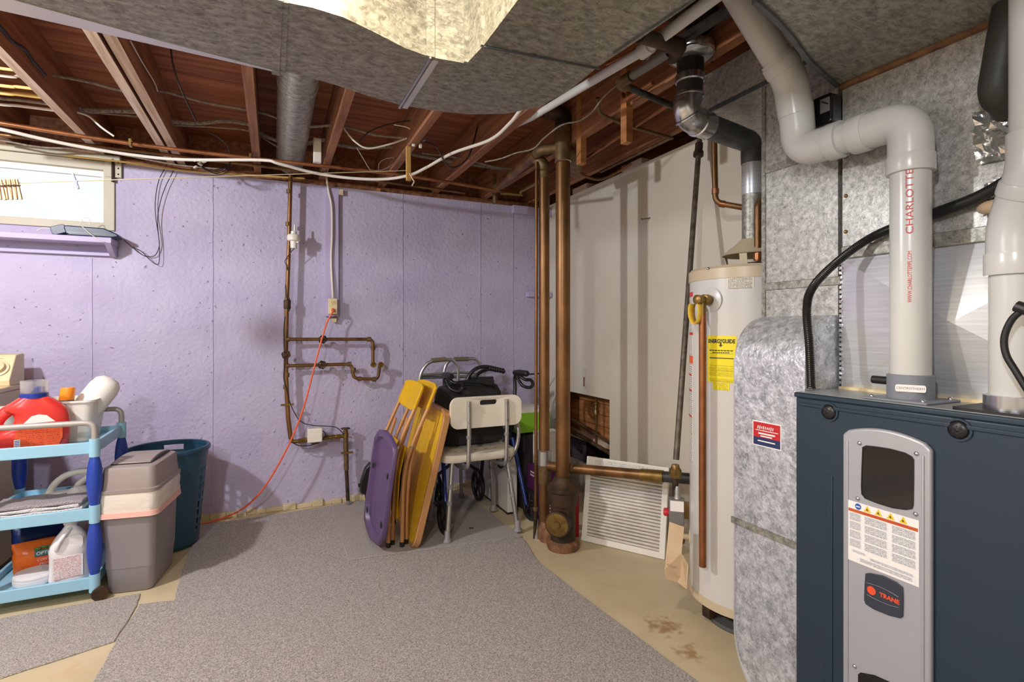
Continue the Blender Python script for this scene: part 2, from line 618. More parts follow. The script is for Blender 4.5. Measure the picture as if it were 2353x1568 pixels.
def floor_stains(m, org):
    """rust stains and bare patches with a shape of their own on the painted floor"""
    nt = m.node_tree
    b = nt.nodes['Principled BSDF']
    tc = nt.nodes.new('ShaderNodeTexCoord')
    old = b.inputs['Base Color'].links[0].from_socket
    for (px, py, rad, col) in ((1530, 1440, 0.13, (150, 106, 56)), (1585, 1500, 0.10, (158, 118, 66)), (1300, 1288, 0.14, (196, 190, 168)), (165, 1545, 0.10, (206, 180, 140))):
        p = at(px, py, Z=0) - org
        d = nt.nodes.new('ShaderNodeVectorMath')
        d.operation = 'DISTANCE'
        nt.links.new(tc.outputs['Object'], d.inputs[0])
        d.inputs[1].default_value = p
        n = nt.nodes.new('ShaderNodeTexNoise')
        n.inputs['Scale'].default_value = 26
        n.inputs['Detail'].default_value = 6
        nt.links.new(tc.outputs['Object'], n.inputs[0])
        q = nt.nodes.new('ShaderNodeMath'); q.operation = 'DIVIDE'
        nt.links.new(d.outputs['Value'], q.inputs[0]); q.inputs[1].default_value = rad
        s = nt.nodes.new('ShaderNodeMath'); s.operation = 'MULTIPLY_ADD'
        nt.links.new(n.outputs['Fac'], s.inputs[0]); s.inputs[1].default_value = 2.4
        nt.links.new(q.outputs[0], s.inputs[2])
        r = nt.nodes.new('ShaderNodeMapRange')
        r.inputs[1].default_value = 1.25; r.inputs[2].default_value = 1.75
        r.inputs[3].default_value = 0.75; r.inputs[4].default_value = 0.0
        nt.links.new(s.outputs[0], r.inputs[0])
        mx = nt.nodes.new('ShaderNodeMixRGB')
        nt.links.new(r.outputs[0], mx.inputs[0])
        nt.links.new(old, mx.inputs[1])
        mx.inputs[2].default_value = srgb(col)
        old = mx.outputs[0]
    nt.links.new(old, b.inputs['Base Color'])

# ------------------------------------------------------------------ setting
YW, XW, ZT = 3.85, 2.10, 2.22          # purple wall, white wall, wall top
JB = 2.26                              # underside of joists
X0, Y0 = -2.9, -1.9                    # far sides of the room, behind the camera
fl = struct(box(X0 - .2, XW + .5, Y0 - .2, YW + .25, -0.12, 0).build('floor', 'floor_paint', smooth=False), 'painted beige concrete floor')
floor_stains(MATS['floor_paint'], fl.location)

WX0, WX1, WZ0, WZ1 = -1.95, -0.87, 1.81, 2.22
wb = MB()
wb.box(X0, WX0, YW, YW + .2, 0, ZT)
wb.box(WX0, WX1, YW, YW + .2, 0, WZ0)
wb.box(WX1, XW + .5, YW, YW + .2, 0, ZT)
wall = struct(wb.build('wall_back', 'purple', smooth=False), 'purple painted concrete basement wall')
for px in (211, 488, 925, 1103, 1178):
    x = at(px, 700, Y=YW).x
    top = ZT if px > 300 else 1.64
    rb = MB()
    n = 12
    for k in range(n):
        z0, z1 = top * k / n, top * (k + 1) / n
        o = random.uniform(-.0015, .0015)
        rb.box(x - .0035 + o, x + .0035 + o, YW - .0035, YW + .002, z0, z1)
    rb.build('form_seam', 'purple', wall, smooth=False)
# crumbling unpainted foot of the wall
ft = MB()
x = -0.75
while x < 1.9:
    w = random.uniform(.05, .11)
    ft.box(x, x + w, YW - random.uniform(.012, .035), YW + .01, 0, random.uniform(.018, .045))
    x += w
ft.build('wall_foot', 'floor_paint', wall, bevel=.004)
# ledge at the top right and little shelf
a, b = at(1175, 480, Y=YW), at(1300, 492, Y=YW)
box(a.x, XW, YW - .04, YW, 2.155, ZT).build('top_ledge', 'purple_paint', wall, bevel=.004)
a = at(1207, 660, Y=YW)
ws = box(a.x, a.x + .22, YW - .055, YW, 1.485, 1.525).build('wall_shelf', 'purple_paint', bevel=.003)
tag(ws, 'tiny purple painted wooden wall shelf near the corner pipes', 'shelf')

# white wall with the cut-out
HY0, HY1, HZ0, HZ1 = 2.99, 3.58, 0.22, 0.735
w2 = MB()
WT = ZT + .02
w2.box(XW, XW + .02, Y0, HY0, 0, WT)
w2.box(XW, XW + .02, HY0, HY1, 0, HZ0)
w2.box(XW, XW + .02, HY0, HY1, HZ1, WT)
w2.box(XW, XW + .02, HY1, YW, 0, WT)
wr = struct(w2.build('wall_right', 'white_wall', smooth=False), 'white painted panel wall with a rough cut-out')
box(XW - .012, XW, Y0, YW, WT - .005, WT + .012).build('top_edge', 'white_plastic', wr)
# cavity behind the cut-out
cv = MB()
cv.box(XW + .36, XW + .38, 2.4, YW, 0, 1.2)
cv.box(XW + .02, XW + .38, 2.38, 2.4, 0, 1.2)
cv.box(XW + .02, XW + .38, 2.4, YW, 1.18, 1.2)
cav = struct(cv.build('wall_cavity', 'iron', smooth=False), 'dark wall cavity seen through the cut-out')
for k in range(5):
    z = .40 + k * .085
    box(XW + .16, XW + .18, 2.7, 3.8, z, z + .082).build('board', 'board', cav, bevel=.002)
box(XW + .08, XW + .16, 2.7, 3.8, .36, .40).build('stud', 'joist_pale', cav)
for y0, z0, y1, z1, r in ((2.8, .36, 3.7, .52, .011), (2.8, .30, 3.7, .42, .016)):
    tube([(XW + .07, y0, z0), (XW + .07, y1, z1)], r, 10).build('cavity_pipe', 'copper_dull', cav)
vm = MB()
vm.lathe([(.012, -.09), (.012, -.02), (.022, -.015), (.022, .02), (.014, .03), (.008, .06), (.02, .065), (.02, .08)], (XW + .07, 3.26, .60), 10)
vm.build('cavity_valve', 'brass', cav)
tube([(XW + .07, 3.26, .38), (XW + .07, 3.26, .9)], .009, 8).build('cavity_pipe', 'copper_dull', cav)
# small slot and nail on the white wall
a = at(1343, 870, X=XW)
sl = MB(); sl.ring([(a.y - .02, a.z - .075), (a.y + .02, a.z - .075), (a.y + .02, a.z + .075), (a.y - .02, a.z + .075)],
                   [(a.y - .014, a.z - .068), (a.y + .014, a.z - .068), (a.y + .014, a.z + .068), (a.y - .014, a.z + .068)], XW - .004, XW + .001, 'x')
so = sl.build('wall_plate', 'white_wall')
tag(so, 'narrow white blank plate on the white wall above the cut-out', 'wall plate')
box(XW - .002, XW + .001, a.y - .004, a.y + .012, a.z - .06, a.z + .01).build('slot', 'rust', so)
a = at(1495, 500, X=XW)
tag(tube([a + Vector((.01, 0, 0)), a + Vector((-.05, .02, -.012)), a + Vector((-.055, .02, -.006))], .003, 6).build('wall_nail', 'iron'), 'bent rusty nail in the bare white wall', 'nail')

# walls behind the camera
struct(box(X0 - .1, X0, Y0, YW, 0, 2.5).build('wall_left', 'white_wall', smooth=False), 'plain wall on the laundry side')
struct(box(X0, XW + .1, Y0 - .1, Y0, 0, 2.5).build('wall_front', 'white_wall', smooth=False), 'plain wall behind the viewer')
struct(box(XW + .38, XW + .5, Y0, YW + .2, 0, 2.6).build('wall_outer', 'joist_wood', smooth=False), 'outer wall behind the white panels')

# ceiling: joists and boards
ZS = JB + .235
cl = struct(box(X0 - .1, XW + .5, Y0 - .1, YW + .3, ZS + .018, ZS + .06).build('ceiling', 'subfloor', smooth=False), 'open basement ceiling of joists and subfloor')
ys = [YW + .3, 3.05, 2.46, 1.87, 1.28, .69, .10, -.49, -1.08, -1.67]
for j in range(len(ys) - 1):
    for (xa, xb) in ((X0, XW + .45),):
        d = random.uniform(0, .003)
        box(xa, xb, ys[j + 1] + .004, ys[j], ZS + d, ZS + .018 + d).build('subfloor_board', 'subfloor', cl, smooth=False)
JX = [(-2.55, .04), (-2.15, .04), (-1.75, .04), (-1.34, .04), (-.935, .042), (-.585, .04), (-.532, .042), (-.098, .042), (.304, .042), (.715, .042), (1.119, .042), (1.525, .042), (1.93, .042)]
for i, (x, w) in enumerate(JX):
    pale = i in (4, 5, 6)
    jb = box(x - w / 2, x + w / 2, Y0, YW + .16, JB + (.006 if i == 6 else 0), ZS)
    if pale: jb.m[4] = 1           # paler lower edge: falling light put into the colour, partly bare wood
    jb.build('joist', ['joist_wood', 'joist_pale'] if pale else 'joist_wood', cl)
box(X0, XW + .4, YW + .16, YW + .2, ZT, ZS).build('rim_joist', 'joist_wood', cl)
struct(box(WX1 + .03, XW, YW + .02, YW + .2, ZT, JB).build('trim_1', 'joist_wood', bevel=.003), 'dark wooden sill plate on top of the purple wall')
struct(box(X0, WX1 + .03, YW + .02, YW + .2, ZT, JB).build('trim_2', 'window_paint', bevel=.003), 'painted sill plate above the window')
struct(box(XW + .02, XW + .14, Y0, YW, WT, JB + .01).build('trim_3', 'joist_wood', bevel=.003), 'wooden plate on top of the white wall')
# blocking pieces seen above the white wall
for (px, py) in ((1350, 420), (1470, 362)):
    p = at(px, py, X=XW + .05)
    box(XW - .02, XW + .10, p.y - .10, p.y + .10, WT + .015, WT + .05).build('blocking', 'joist_pale', cl)
# wooden cleats hanging between the joists
for (px, y0, y1, X_) in ((1440, 265, 330, 1.5), (1336, 330, 378, 1.52)):
    p, q = at(px, y0, X=X_), at(px, y1, X=X_)
    box(X_ - .019, X_ + .019, p.y - .022, p.y + .022, q.z, ZS).build('hanging_cleat', 'board', cl, bevel=.002)

# window
wr0 = [(WX0, WZ0), (WX1, WZ0), (WX1, WZ1), (WX0, WZ1)]
wi0 = [(WX0 + .05, WZ0 + .045), (WX1 - .055, WZ0 + .045), (WX1 - .055, WZ1 - .05), (WX0 + .05, WZ1 - .05)]
wf = struct(MB().ring(wr0, wi0, YW - .012, YW + .09, 'y').build('window_1', 'window_paint', bevel=.003), 'cream framed basement window under the joists')
wi1 = [(WX0 + .075, WZ0 + .065), (WX1 - .07, WZ0 + .065), (WX1 - .07, WZ1 - .085), (WX0 + .075, WZ1 - .085)]
MB().ring(wi0, wi1, YW + .02, YW + .05, 'y').build('sash', 'white_plastic', wf, bevel=.003)
box(WX0 + .06, WX1 - .06, YW + .033, YW + .037, WZ0 + .05, WZ1 - .06).build('pane', 'window_glass', wf, smooth=False)
hb = MB()
a = at(258, 400, Y=YW - .02)
hb.box(WX1 - .045, WX1 + .035, YW - .02, YW - .011, 2.13, 2.225)
hb.build('hinge_plate', 'window_paint', wf, bevel=.001)
tube([(WX1 - .005, YW - .025, 2.10), (WX1 - .005, YW - .025, 2.235)], .008, 8).build('hinge_pin', 'iron', wf)
for dz in (.02, .055, .09):
    MB().ball((WX1 + .02, YW - .02, 2.13 + dz), .005, 8).build('hinge_screw', 'iron', wf)
box(X0, WX1 + .03, YW - .03, YW + .01, 2.222, 2.258).build('window_header', 'window_paint', wf, bevel=.003)

# ------------------------------------------------------------------ carpets
def carpet(name, pts, z0, z1, label):
    o = MB().prism(pts, z0, z1, 'z').build(name, 'carpet', bevel=.002, seg=1)
    return tag(o, label, 'carpet')
def fl2(px, py):
    p = at(px, py, Z=0)
    return (p.x, p.y)
def wob(a, b, n, amp):
    out = []
    for k in range(n):
        t = k / n
        out.append((a[0] + (b[0] - a[0]) * t + random.uniform(-amp, amp), a[1] + (b[1] - a[1]) * t + random.uniform(-amp, amp)))
    return out
mp = []
cor = [fl2(462, 1208), fl2(600, 1190), fl2(828, 1153), fl2(1110, 1172), fl2(1205, 1244), fl2(1240, 1298), fl2(1600, 1568)]
e = cor[-1]; d = (cor[-1][0] - cor[-2][0], cor[-1][1] - cor[-2][1])
cor.append((e[0] + d[0] * 2.6, e[1] + d[1] * 2.6))
cor.append((-1.2, cor[-1][1]))
cor += [fl2(215, 1568), fl2(270, 1470), fl2(322, 1392), fl2(402, 1382), fl2(410, 1340), fl2(436, 1268)]
for i in range(len(cor)):
    mp += wob(cor[i], cor[(i + 1) % len(cor)], 6, .003)
carpet('carpet', mp, 0, .007, 'large grey carpet remnant covering the middle of the floor')
cor = [fl2(322, 1366), fl2(312, 1400), fl2(292, 1435), fl2(262, 1478), fl2(0, 1562), (-2.3, 2.15), (-2.3, 2.62), fl2(0, 1424)]
mp = []
for i in range(len(cor)):
    mp += wob(cor[i], cor[(i + 1) % len(cor)], 5, .003)
carpet('carpet', mp, 0, .0065, 'narrow grey carpet strip on the floor in front of the blue trolley')
cor = [fl2(800, 1292), fl2(1200, 1238), fl2(1065, 1136), fl2(760, 1170)]
mp = []
for i in range(4):
    mp += wob(cor[i], cor[(i + 1) % 4], 6, .002)
carpet('carpet', mp, .007, .0125, 'darker grey carpet piece under the white shower chair')

# ------------------------------------------------------------------ ducts overhead
ZD, ZH = 1.99, 2.225
def dz(px, py, z=ZD):
    p = at(px, py, Z=z)
    return (p.x, p.y)
farL = [dz(217, 50), dz(640, 163)]
nearL = [dz(640, 2)]
ex = (farL[0][0] - farL[1][0], farL[0][1] - farL[1][1])
k = (-2.6 - farL[1][0]) / ex[0]
farX = (farL[1][0] + ex[0] * k, farL[1][1] + ex[1] * k)
nearX = (nearL[0][0] + ex[0] * k, nearL[0][1] + ex[1] * k)
far2 = [dz(*p) for p in ((640, 163), (700, 175), (780, 198), (850, 222), (920, 241))]
near2 = [dz(*p) for p in ((640, 2), (720, 18), (790, 40), (860, 74), (930, 110), (988, 131))]
far3 = [dz(*p) for p in ((920, 241), (1000, 255), (1080, 263), (1160, 262), (1240, 246), (1310, 206), (1375, 153))]
near3 = [dz(988, 131), dz(1072, 146), dz(1110, 106)]
t4f = [dz(1375, 153), dz(1470, 90), dz(1600, 0)]
t4n = [dz(1110, 106), dz(1190, 0)]
t4f.append((t4f[-1][0] + .01, -1.2))
t4n.append((t4n[-1][0] + .01, -1.2))
trunk = thing('supply_trunk_duct', 'large grey galvanized trunk duct with S-bend and rounded elbow under the joists', 'duct', (near3[1][0], near3[1][1], ZD))
def sect(poly, z0=ZD, z1=ZH):
    return MB().prism(poly, z0, z1, 'z').build('duct_section', 'galv', trunk, smooth=True, angle=30)
sect([farX, farL[1], nearL[0], nearX])
sect(far2 + list(reversed(near2)))
sect(far3 + list(reversed(near3)))
sect(t4f + list(reversed(t4n)))
def strip(a, b, w, t, z, mat, parent, name):
    a = Vector((a[0], a[1], z)); b = Vector((b[0], b[1], z))
    return MB().bar(a, b, w, t).build(name, mat, parent)
strip(dz(633, 168), dz(638, -6), .022, .006, ZD - .003, 'galv', trunk, 'seam_cleat')
strip(dz(650, 170), dz(655, 2), .014, .004, ZD - .002, 'galv', trunk, 'seam_cleat')
strip(dz(917, 245), dz(989, 128), .006, .008, ZD - .004, 'steel', trunk, 'seam_cleat')
strip(dz(930, 247), dz(1000, 138), .018, .004, ZD - .002, 'galv_bright', trunk, 'seam_cleat')
strip(dz(1112, 104), dz(1378, 156), .005, .006, ZD - .003, 'galv_dark', trunk, 'seam_cleat')
strip(dz(1410, 120), dz(1600, -6), .005, .004, ZD - .002, 'galv_dark', trunk, 'seam_cleat')
# bent hem along the wall side of the left run and cleats on the near side face
hm = MB()
hi_ = [dz(640, 163), dz(390, 98), dz(217, 50)]
ho_ = [dz(640, 166), dz(390, 110), dz(217, 71)]
kx = 3.0
hi_.append((hi_[2][0] + (hi_[2][0] - hi_[1][0]) * kx, hi_[2][1] + (hi_[2][1] - hi_[1][1]) * kx))
ho_.append((ho_[2][0] + (ho_[2][0] - ho_[1][0]) * kx, ho_[2][1] + (ho_[2][1] - ho_[1][1]) * kx))
hm.prism(hi_ + list(reversed(ho_)), ZD - .002, ZD + .003, 'z')
hm.build('edge_hem', 'galv_bright', trunk)
for (px, py) in ((640, 2), (988, 131)):
    p = dz(px, py)
    box(p[0] - .012, p[0] + .012, p[1] - .008, p[1] + .02, ZD - .002, ZH).build('side_cleat', 'galv', trunk)
p = dz(1072, 146); q = dz(1110, 106)
MB().bar((p[0] - .004, p[1] - .004, ZD), (p[0] - .004, p[1] - .004, ZH), .01, .01, (1, 0, 0)).build('side_cleat', 'galv', trunk)
MB().bar((q[0] - .003, q[1], ZD), (q[0] - .003, q[1], ZH), .01, .008, (1, 0, 0)).build('side_cleat', 'galv', trunk)

# take-off from the furnace plenum to the trunk
ZK = 1.972
tk = [dz(*p, z=ZK) for p in ((1925, 195), (1858, 135), (1816, 78), (1784, 42), (1751, 12), (1733, -2))]
tk = tk + [(tk[-1][0] - .02, tk[-1][1] - .06), (t4f[2][0] + .016, .70), (t4f[2][0] + .016, .20), (1.60, .20)]
toff = thing('plenum_takeoff_duct', 'galvanized supply take-off duct above the furnace with flared side and rusty edge', 'duct', (1.3, .6, ZK))
MB().prism(tk, ZK, 2.22, 'z').build('duct_body', 'galv', toff, angle=30)
hmn = MB()
for i in range(5):
    hmn.bar((tk[i][0], tk[i][1], ZK - .004), (tk[i + 1][0], tk[i + 1][1], ZK - .004), .012, .01)
hmn.build('edge_seam', 'galv_dark', toff)
box(1.585, 1.612, .2, 1.05, ZK - .012, ZK + .004).build('rust_seam', 'rust', toff)

# supply plenum above the coil box
XP = 1.60
pl = thing('supply_plenum', 'mottled galvanized supply plenum box above the furnace coil case', 'duct', (1.84, .73, 1.437))
box(XP, 2.085, .42, 1.046, 1.475, ZK - .012).build('plenum_body', 'galv_big', pl)
box(XP - .006, 2.085, .42, 1.046, 1.437, 1.475).build('bottom_lip', 'galv', pl, bevel=.002)
for z in (1.52, 1.63, 1.75):
    p = Vector((XP, 1.035, z))
    MB().lathe([(.006, 0), (.006, .003), (.003, .006)], p, 8, (-1, 0, 0)).build('screw', 'brass', pl)
# coil box with the cross-broken front
cb = thing('coil_box', 'bright silver cross-creased sheet metal coil box on top of the furnace', 'coil box', (1.84, .74, 1.036))
box(XP + .012, 2.085, .43, 1.052, 1.04, 1.437).build('case', 'galv_bright', cb)
q = [Vector((XP + .004, 1.052, 1.04)), Vector((XP + .004, .43, 1.04)), Vector((XP + .004, .43, 1.437)), Vector((XP + .004, 1.052, 1.437))]
c0 = Vector((XP - .045, .741, 1.238))
for i in range(4):
    a, b = q[i], q[(i + 1) % 4]
    o = Vector((.012, 0, 0))
    MB().add([a, b, c0, a + o, b + o, c0 + o * 2], [(0, 1, 2), (3, 5, 4), (0, 3, 4, 1), (1, 4, 5, 2), (2, 5, 3, 0)]).build('creased_panel', 'galv_bright', cb, smooth=False)
cr = MB()
for kk in range(26):
    z = 1.05 + kk * .0148
    cr.box(XP - .002, XP + .02, 1.047, 1.055, z, z + .009)
cr.build('crimped_edge', 'foil', cb)
box(XP - .012, XP + .004, .43, 1.05, 1.036, 1.044).build('bottom_flange', 'cream', cb)

# return drop and return boot
rt = thing('return_duct', 'galvanized return air duct dropping beside the furnace with rounded boot', 'duct', (1.8, 1.19, 0))
box(XP, 2.085, 1.06, 1.33, 1.262, 2.10).build('drop_body', 'galv_big', rt)
box(XP - .004, 2.085, 1.052, 1.335, 1.775, 1.80).build('drive_cleat', 'galv', rt, bevel=.002)
box(XP - .004, 2.085, 1.052, 1.335, 1.358, 1.385).build('drive_cleat', 'galv', rt, bevel=.002)
box(XP - .006, XP + .006, 1.322, 1.336, 1.262, 2.09).build('corner_seam', 'galv', rt)
box(XP, 2.085, 1.052, 1.74, 2.10, 2.255).build('overhead_body', 'galv_big', rt)
box(XP - .004, XP + .004, 1.052, 1.745, 2.095, 2.11).build('drive_cleat', 'galv_dark', rt)
for (za, zb, ya, yb) in ((2.10, 2.25, 1.12, 1.135),):
    box(XP - .006, XP + .002, ya, yb, za, zb).build('drive_cleat', 'galv_dark', rt)
# boot: rounded top towards the drop, rounded foot
XD = 1.45
prof = []
for kk in range(9):
    a = math.pi / 2 * kk / 8
    prof.append((XP - .15 * math.sin(a), 1.115 + .15 * math.cos(a)))
prof = [(2.085, 1.265)] + prof
bt = MB()
zs = [p for p in prof] + [(XD, .42)]
bt.prism([(x, z) for x, z in zs] + [(2.085, .42)], 1.062, 1.325, 'y')
bt.build('boot_upper', 'galv_spangle', rt, angle=30)
yz = [(1.062, .44), (1.325, .44), (1.325, .20)]
for kk in range(1, 8):
    a = math.pi / 2 * kk / 8
    yz.append((1.205 + .12 * math.cos(a), .20 - .195 * math.sin(a)))
yz += [(1.19, .004), (1.062, .004)]
MB().prism(yz, XD + .004, 2.08, 'x').build('boot_lower', 'galv_spangle', rt, angle=30)
ed = MB()
el = [(1.327, z) for z in (1.12, .43, .20)] + [(1.207 + .12 * math.cos(math.pi / 2 * kk / 8), .20 - .195 * math.sin(math.pi / 2 * kk / 8)) for kk in range(1, 9)]
ed.tube([(XD + .003, y, z) for y, z in el], .004, 6)
ed.build('boot_hem', 'galv_bright', rt)
p, q = at(1683, 1104, X=XD), at(1825, 1146, X=XD)
MB().bar((XD - .003, 1.335, .56), (XD - .003, 1.062, .56), .006, .022).build('boot_cleat', 'galv', rt)
# sticker on the boot
st = thing('service_sticker', 'red and navy service sticker with white border on the galvanized return duct', 'sticker', (XD, 1.24, .83))
ya, yb = at(1730, 1000, X=XD).y, at(1796, 1000, X=XD).y
zt, zb = at(1762, 971, X=XD).z, at(1762, 1029, X=XD).z
zm = zb + (zt - zb) * .62; zl = zb + (zt - zb) * .36
box(XD - .0015, XD, yb, ya, zb, zt).build('border', 'white_print', st)
e_ = .0035
box(XD - .002, XD - .0014, yb + e_, ya - e_, zl, zt - e_).build('red_field', 'sticker_red', st)
box(XD - .002, XD - .0014, yb + e_, ya - e_, zb + e_, zl).build('navy_field', 'sticker_navy', st)
ym = (ya + yb) / 2
tl = MB()
for kk in range(9):
    yy = ya - (ya - yb) * (.2 + .065 * kk); hh = (zt - zb) * random.uniform(.08, .16)
    zz = zt - (zt - zb) * .24
    tl.bar((XD - .0026, yy, zz - hh / 2), (XD - .0026, yy - .002, zz + hh / 2), .0032, .0008, (1, 0, 0))
tl.bar((XD - .0026, ya - (ya - yb) * .12, zt - (zt - zb) * .36), (XD - .0026, yb + (ya - yb) * .1, zt - (zt - zb) * .36), .0008, .0022)
tl.build('title_print', 'white_print', st, smooth=False)
tl = MB()
for zz, f0, f1, h_ in ((.52, .22, .8, .06), (.42, .3, .7, .05), (.22, .2, .8, .045)):
    tl.bar((XD - .0026, ya - (ya - yb) * f0, zb + (zt - zb) * zz), (XD - .0026, ya - (ya - yb) * f1, zb + (zt - zb) * zz), .0008, (zt - zb) * h_)
tl.build('small_print', 'white_print', st, smooth=False)

# black limit control on the plenum corner
dv = thing('duct_control', 'small black plastic duct control with grey label at the plenum corner', 'control', (XP, 1.1, 1.86))
y0, y1 = at(1873, 255, X=XP - .03).y, at(1921, 255, X=XP - .03).y
z0, z1 = at(1897, 292, X=XP - .03).z, at(1897, 222, X=XP - .03).z
MB().prism(rrect(y1, y0, z0, z1, .012), XP - .05, XP, 'x').build('case', 'black_gloss', dv, bevel=.006)
box(XP - .052, XP - .049, y1 + .006, y1 + .036, (z0 + z1) / 2 - .01, z1 - .014).build('label_plate', 'control_grey', dv)
MB().bar((XP - .053, y1 + .010, (z0 + z1) / 2 + .012), (XP - .053, y1 + .03, z1 - .022), .003, .002, (1, 0, 0)).build('mark', 'black_rubber', dv)

# ------------------------------------------------------------------ furnace
XF, FY0, FY1, FZ = 1.40, .50, 1.055, 1.036
fu = thing('furnace', 'slate blue-grey gas furnace with silver control panel and sight window', 'furnace', (1.74, .78, 0))
box(XF + .02, 2.085, FY0, FY1, 0, FZ - .012).build('cabinet', 'furnace', fu, bevel=.006)
box(XF - .003, 2.085, FY0 - .003, FY1 + .004, FZ - .016, FZ - .001).build('top_plate', 'furnace', fu, bevel=.004)
box(XF + .008, 2.08, FY0, FY1, FZ - .002, FZ).build('top_sheet', 'furnace_top', fu)
def fp(px, py, X=XF): 
    p = at(px, py, X=X)
    return (p.y, p.z)
# front door: sheet with two pressed side borders
MB().prism([(FY0, .02), (FY1, .02), (FY1, FZ - .014), (FY0, FZ - .014)], XF, XF + .022, 'x').build('door', 'furnace', fu, bevel=.006)
MB().bar((XF - .0015, FY1 - .015, FZ - .034), (XF - .0015, FY0 + .03, FZ - .034), .006, .010).build('door_ridge', 'furnace', fu, bevel=.002)
yl, yr = at(1943, 1250, X=XF).y, at(2147, 1250, X=XF).y
for y in (yl + .045,):
    MB().bar((XF - .001, y, .1), (XF - .001, y, FZ - .22), .004, .02, (0, 1, 0)).build('door_ridge', 'furnace', fu, bevel=.0015)
# door locks
for (px, py) in ((1906, 947), (2204, 988)):
    y, z = fp(px, py)
    k_ = MB().lathe([(.026, 0), (.026, .004), (.021, .004), (.0205, .001), (.0205, .0005)], (XF, y, z), 28, (-1, 0, 0)).build('door_lock', 'furnace', fu)
    MB().lathe([(.020, 0), (.020, .003), (.017, .0075), (.010, .010), (.0001, .0105)], (XF, y, z), 26, (-1, 0, 0)).build('lock_cap', 'black_plastic', k_)
    hb_ = MB()
    for j in range(6):
        a = j * math.pi / 3 + .5
        hb_.ball((XF - .0098, y + .0085 * math.cos(a), z + .0085 * math.sin(a)), .0024, 8, (.5, 1, 1))
    hb_.ball((XF - .0102, y, z), .0042, 10, (.5, 1, 1))
    hb_.build('lock_slots', 'black_rubber', k_)
# silver centre panel with arched top
ymid = (yl + yr) / 2; hw = (yl - yr) / 2
ztop = fp(2045, 988)[1]
arch = []
for kk in range(15):
    t = -1 + 2 * kk / 14
    arch.append((ymid + hw * t, ztop - .022 * t * t - (.008 if abs(t) == 1 else 0)))
arch.reverse()
pan = MB().prism([(yr, .06), (yr, arch[-1][1])] + list(reversed(arch[1:-1])) + [(yl, arch[0][1]), (yl, .06)], XF - .014, XF + .002, 'x').build('front_panel', 'panel_silver', fu, bevel=.006, seg=3)
XS = XF - .0145
for y in (yl - .014, yr + .016):
    MB().bar((XS, y, .07), (XS, y, ztop - .045), .006, .006, (1, 0, 0)).build('panel_rib', 'panel_silver', pan, bevel=.002)
for (px, py) in ((1975, 1019), (2106, 1043), (1971, 1146), (2104, 1182), (1964, 1532)):
    y, z = fp(px, py, XS)
    MB().lathe([(.0056, 0), (.0056, .001), (.004, .003), (.0001, .0042)], (XS, y, z), 12, (-1, 0, 0)).build('panel_screw', 'steel', pan)
# sight window
ww = [fp(*p, XS) for p in ((1984, 1030), (1992, 1026), (2012, 1028), (2045, 1033), (2078, 1042), (2094, 1051), (2098, 1058), (2098, 1100), (2097, 1160), (2094, 1168), (2080, 1170), (2050, 1166), (2015, 1155), (1990, 1145), (1982, 1135), (1981, 1120), (1982, 1080))]
cyw = sum(p[0] for p in ww) / len(ww); czw = sum(p[1] for p in ww) / len(ww)
wo = MB().ring([(cyw + (y - cyw) * 1.04, czw + (z - czw) * 1.03) for y, z in ww], ww, XS - .0015, XS + .002, 'x').build('window_gasket', 'black_rubber', pan)
MB().prism(ww, XS - .0005, XS + .002, 'x').build('sight_window', 'black_gloss', pan, smooth=False)
# instructions label
lb = [fp(*p, XS) for p in ((1950, 1147), (2129, 1197), (2126, 1350), (1946, 1284))]
ly0, ly1 = yl - .016, yr + .024
lz1, lz0 = fp(1950, 1149, XS)[1], fp(1946, 1284, XS)[1]
lab = box(XS - .0008, XS, ly1, ly0, lz0, lz1).build('warning_label', 'white_print', pan, smooth=False)
lh = lz1 - lz0; lw = ly0 - ly1
XL = XS - .0011
box(XL - .0002, XS, ly1 + .002, ly0 - .002, lz1 - lh * .175, lz1 - lh * .125).build('warning_band', 'warn_orange', lab, smooth=False)
text('lettering', 'AVERTISSEMENT     ADVERTENCIA', lh * .042, 'red_print', lab, (XL - .0004, ly0 - lw * .55, lz1 - lh * .15), (0, -1, 0), (0, 0, 1))
MB().lathe([(lh * .05, 0), (lh * .05, .0005)], (XS - .0008, ly0 - lw * .16, lz1 - lh * .065), 20, (-1, 0, 0)).build('round_mark', 'blue_print', lab)
box(XS - .0018, XS, ly0 - lw * .19, ly0 - lw * .13, lz1 - lh * .075, lz1 - lh * .058).build('round_mark_print', 'white_print', lab, smooth=False)
for kk, f_ in enumerate((.30, .46, .63, .80)):
    yc = ly0 - lw * f_; zc = lz1 - lh * .065; s_ = lh * .058
    MB().prism([(yc - s_, zc - s_ * .8), (yc + s_, zc - s_ * .8), (yc, zc + s_ * .95)], XL - .0003, XS, 'x').build('hazard_triangle', 'warn_yellow', lab, smooth=False)
    MB().prism([(yc - s_ * .3, zc - s_ * .5), (yc + s_ * .3, zc - s_ * .35), (yc + s_ * .1, zc + s_ * .25)], XL - .0005, XS, 'x').build('hazard_sign', 'dark_print', lab, smooth=False)
for j, (fa, fb) in enumerate(((.02, .21), (.24, .60), (.63, .98))):
    for r_ in range(4):
        za = lz1 - lh * (.19 + .145 * r_); zb_ = za - lh * .125
        box(XL - .0002, XS, ly0 - lw * fb, ly0 - lw * fa, zb_, za).build('print_block', 'print_warn', lab, smooth=False)
for (fa, fb, za, zb_) in ((.06, .28, .80, .84), (.30, .97, .84, .885), (.14, .97, .90, .96)):
    box(XL - .0002, XS, ly0 - lw * fb, ly0 - lw * fa, lz1 - lh * zb_, lz1 - lh * za).build('print_block', 'print_warn', lab, smooth=False)
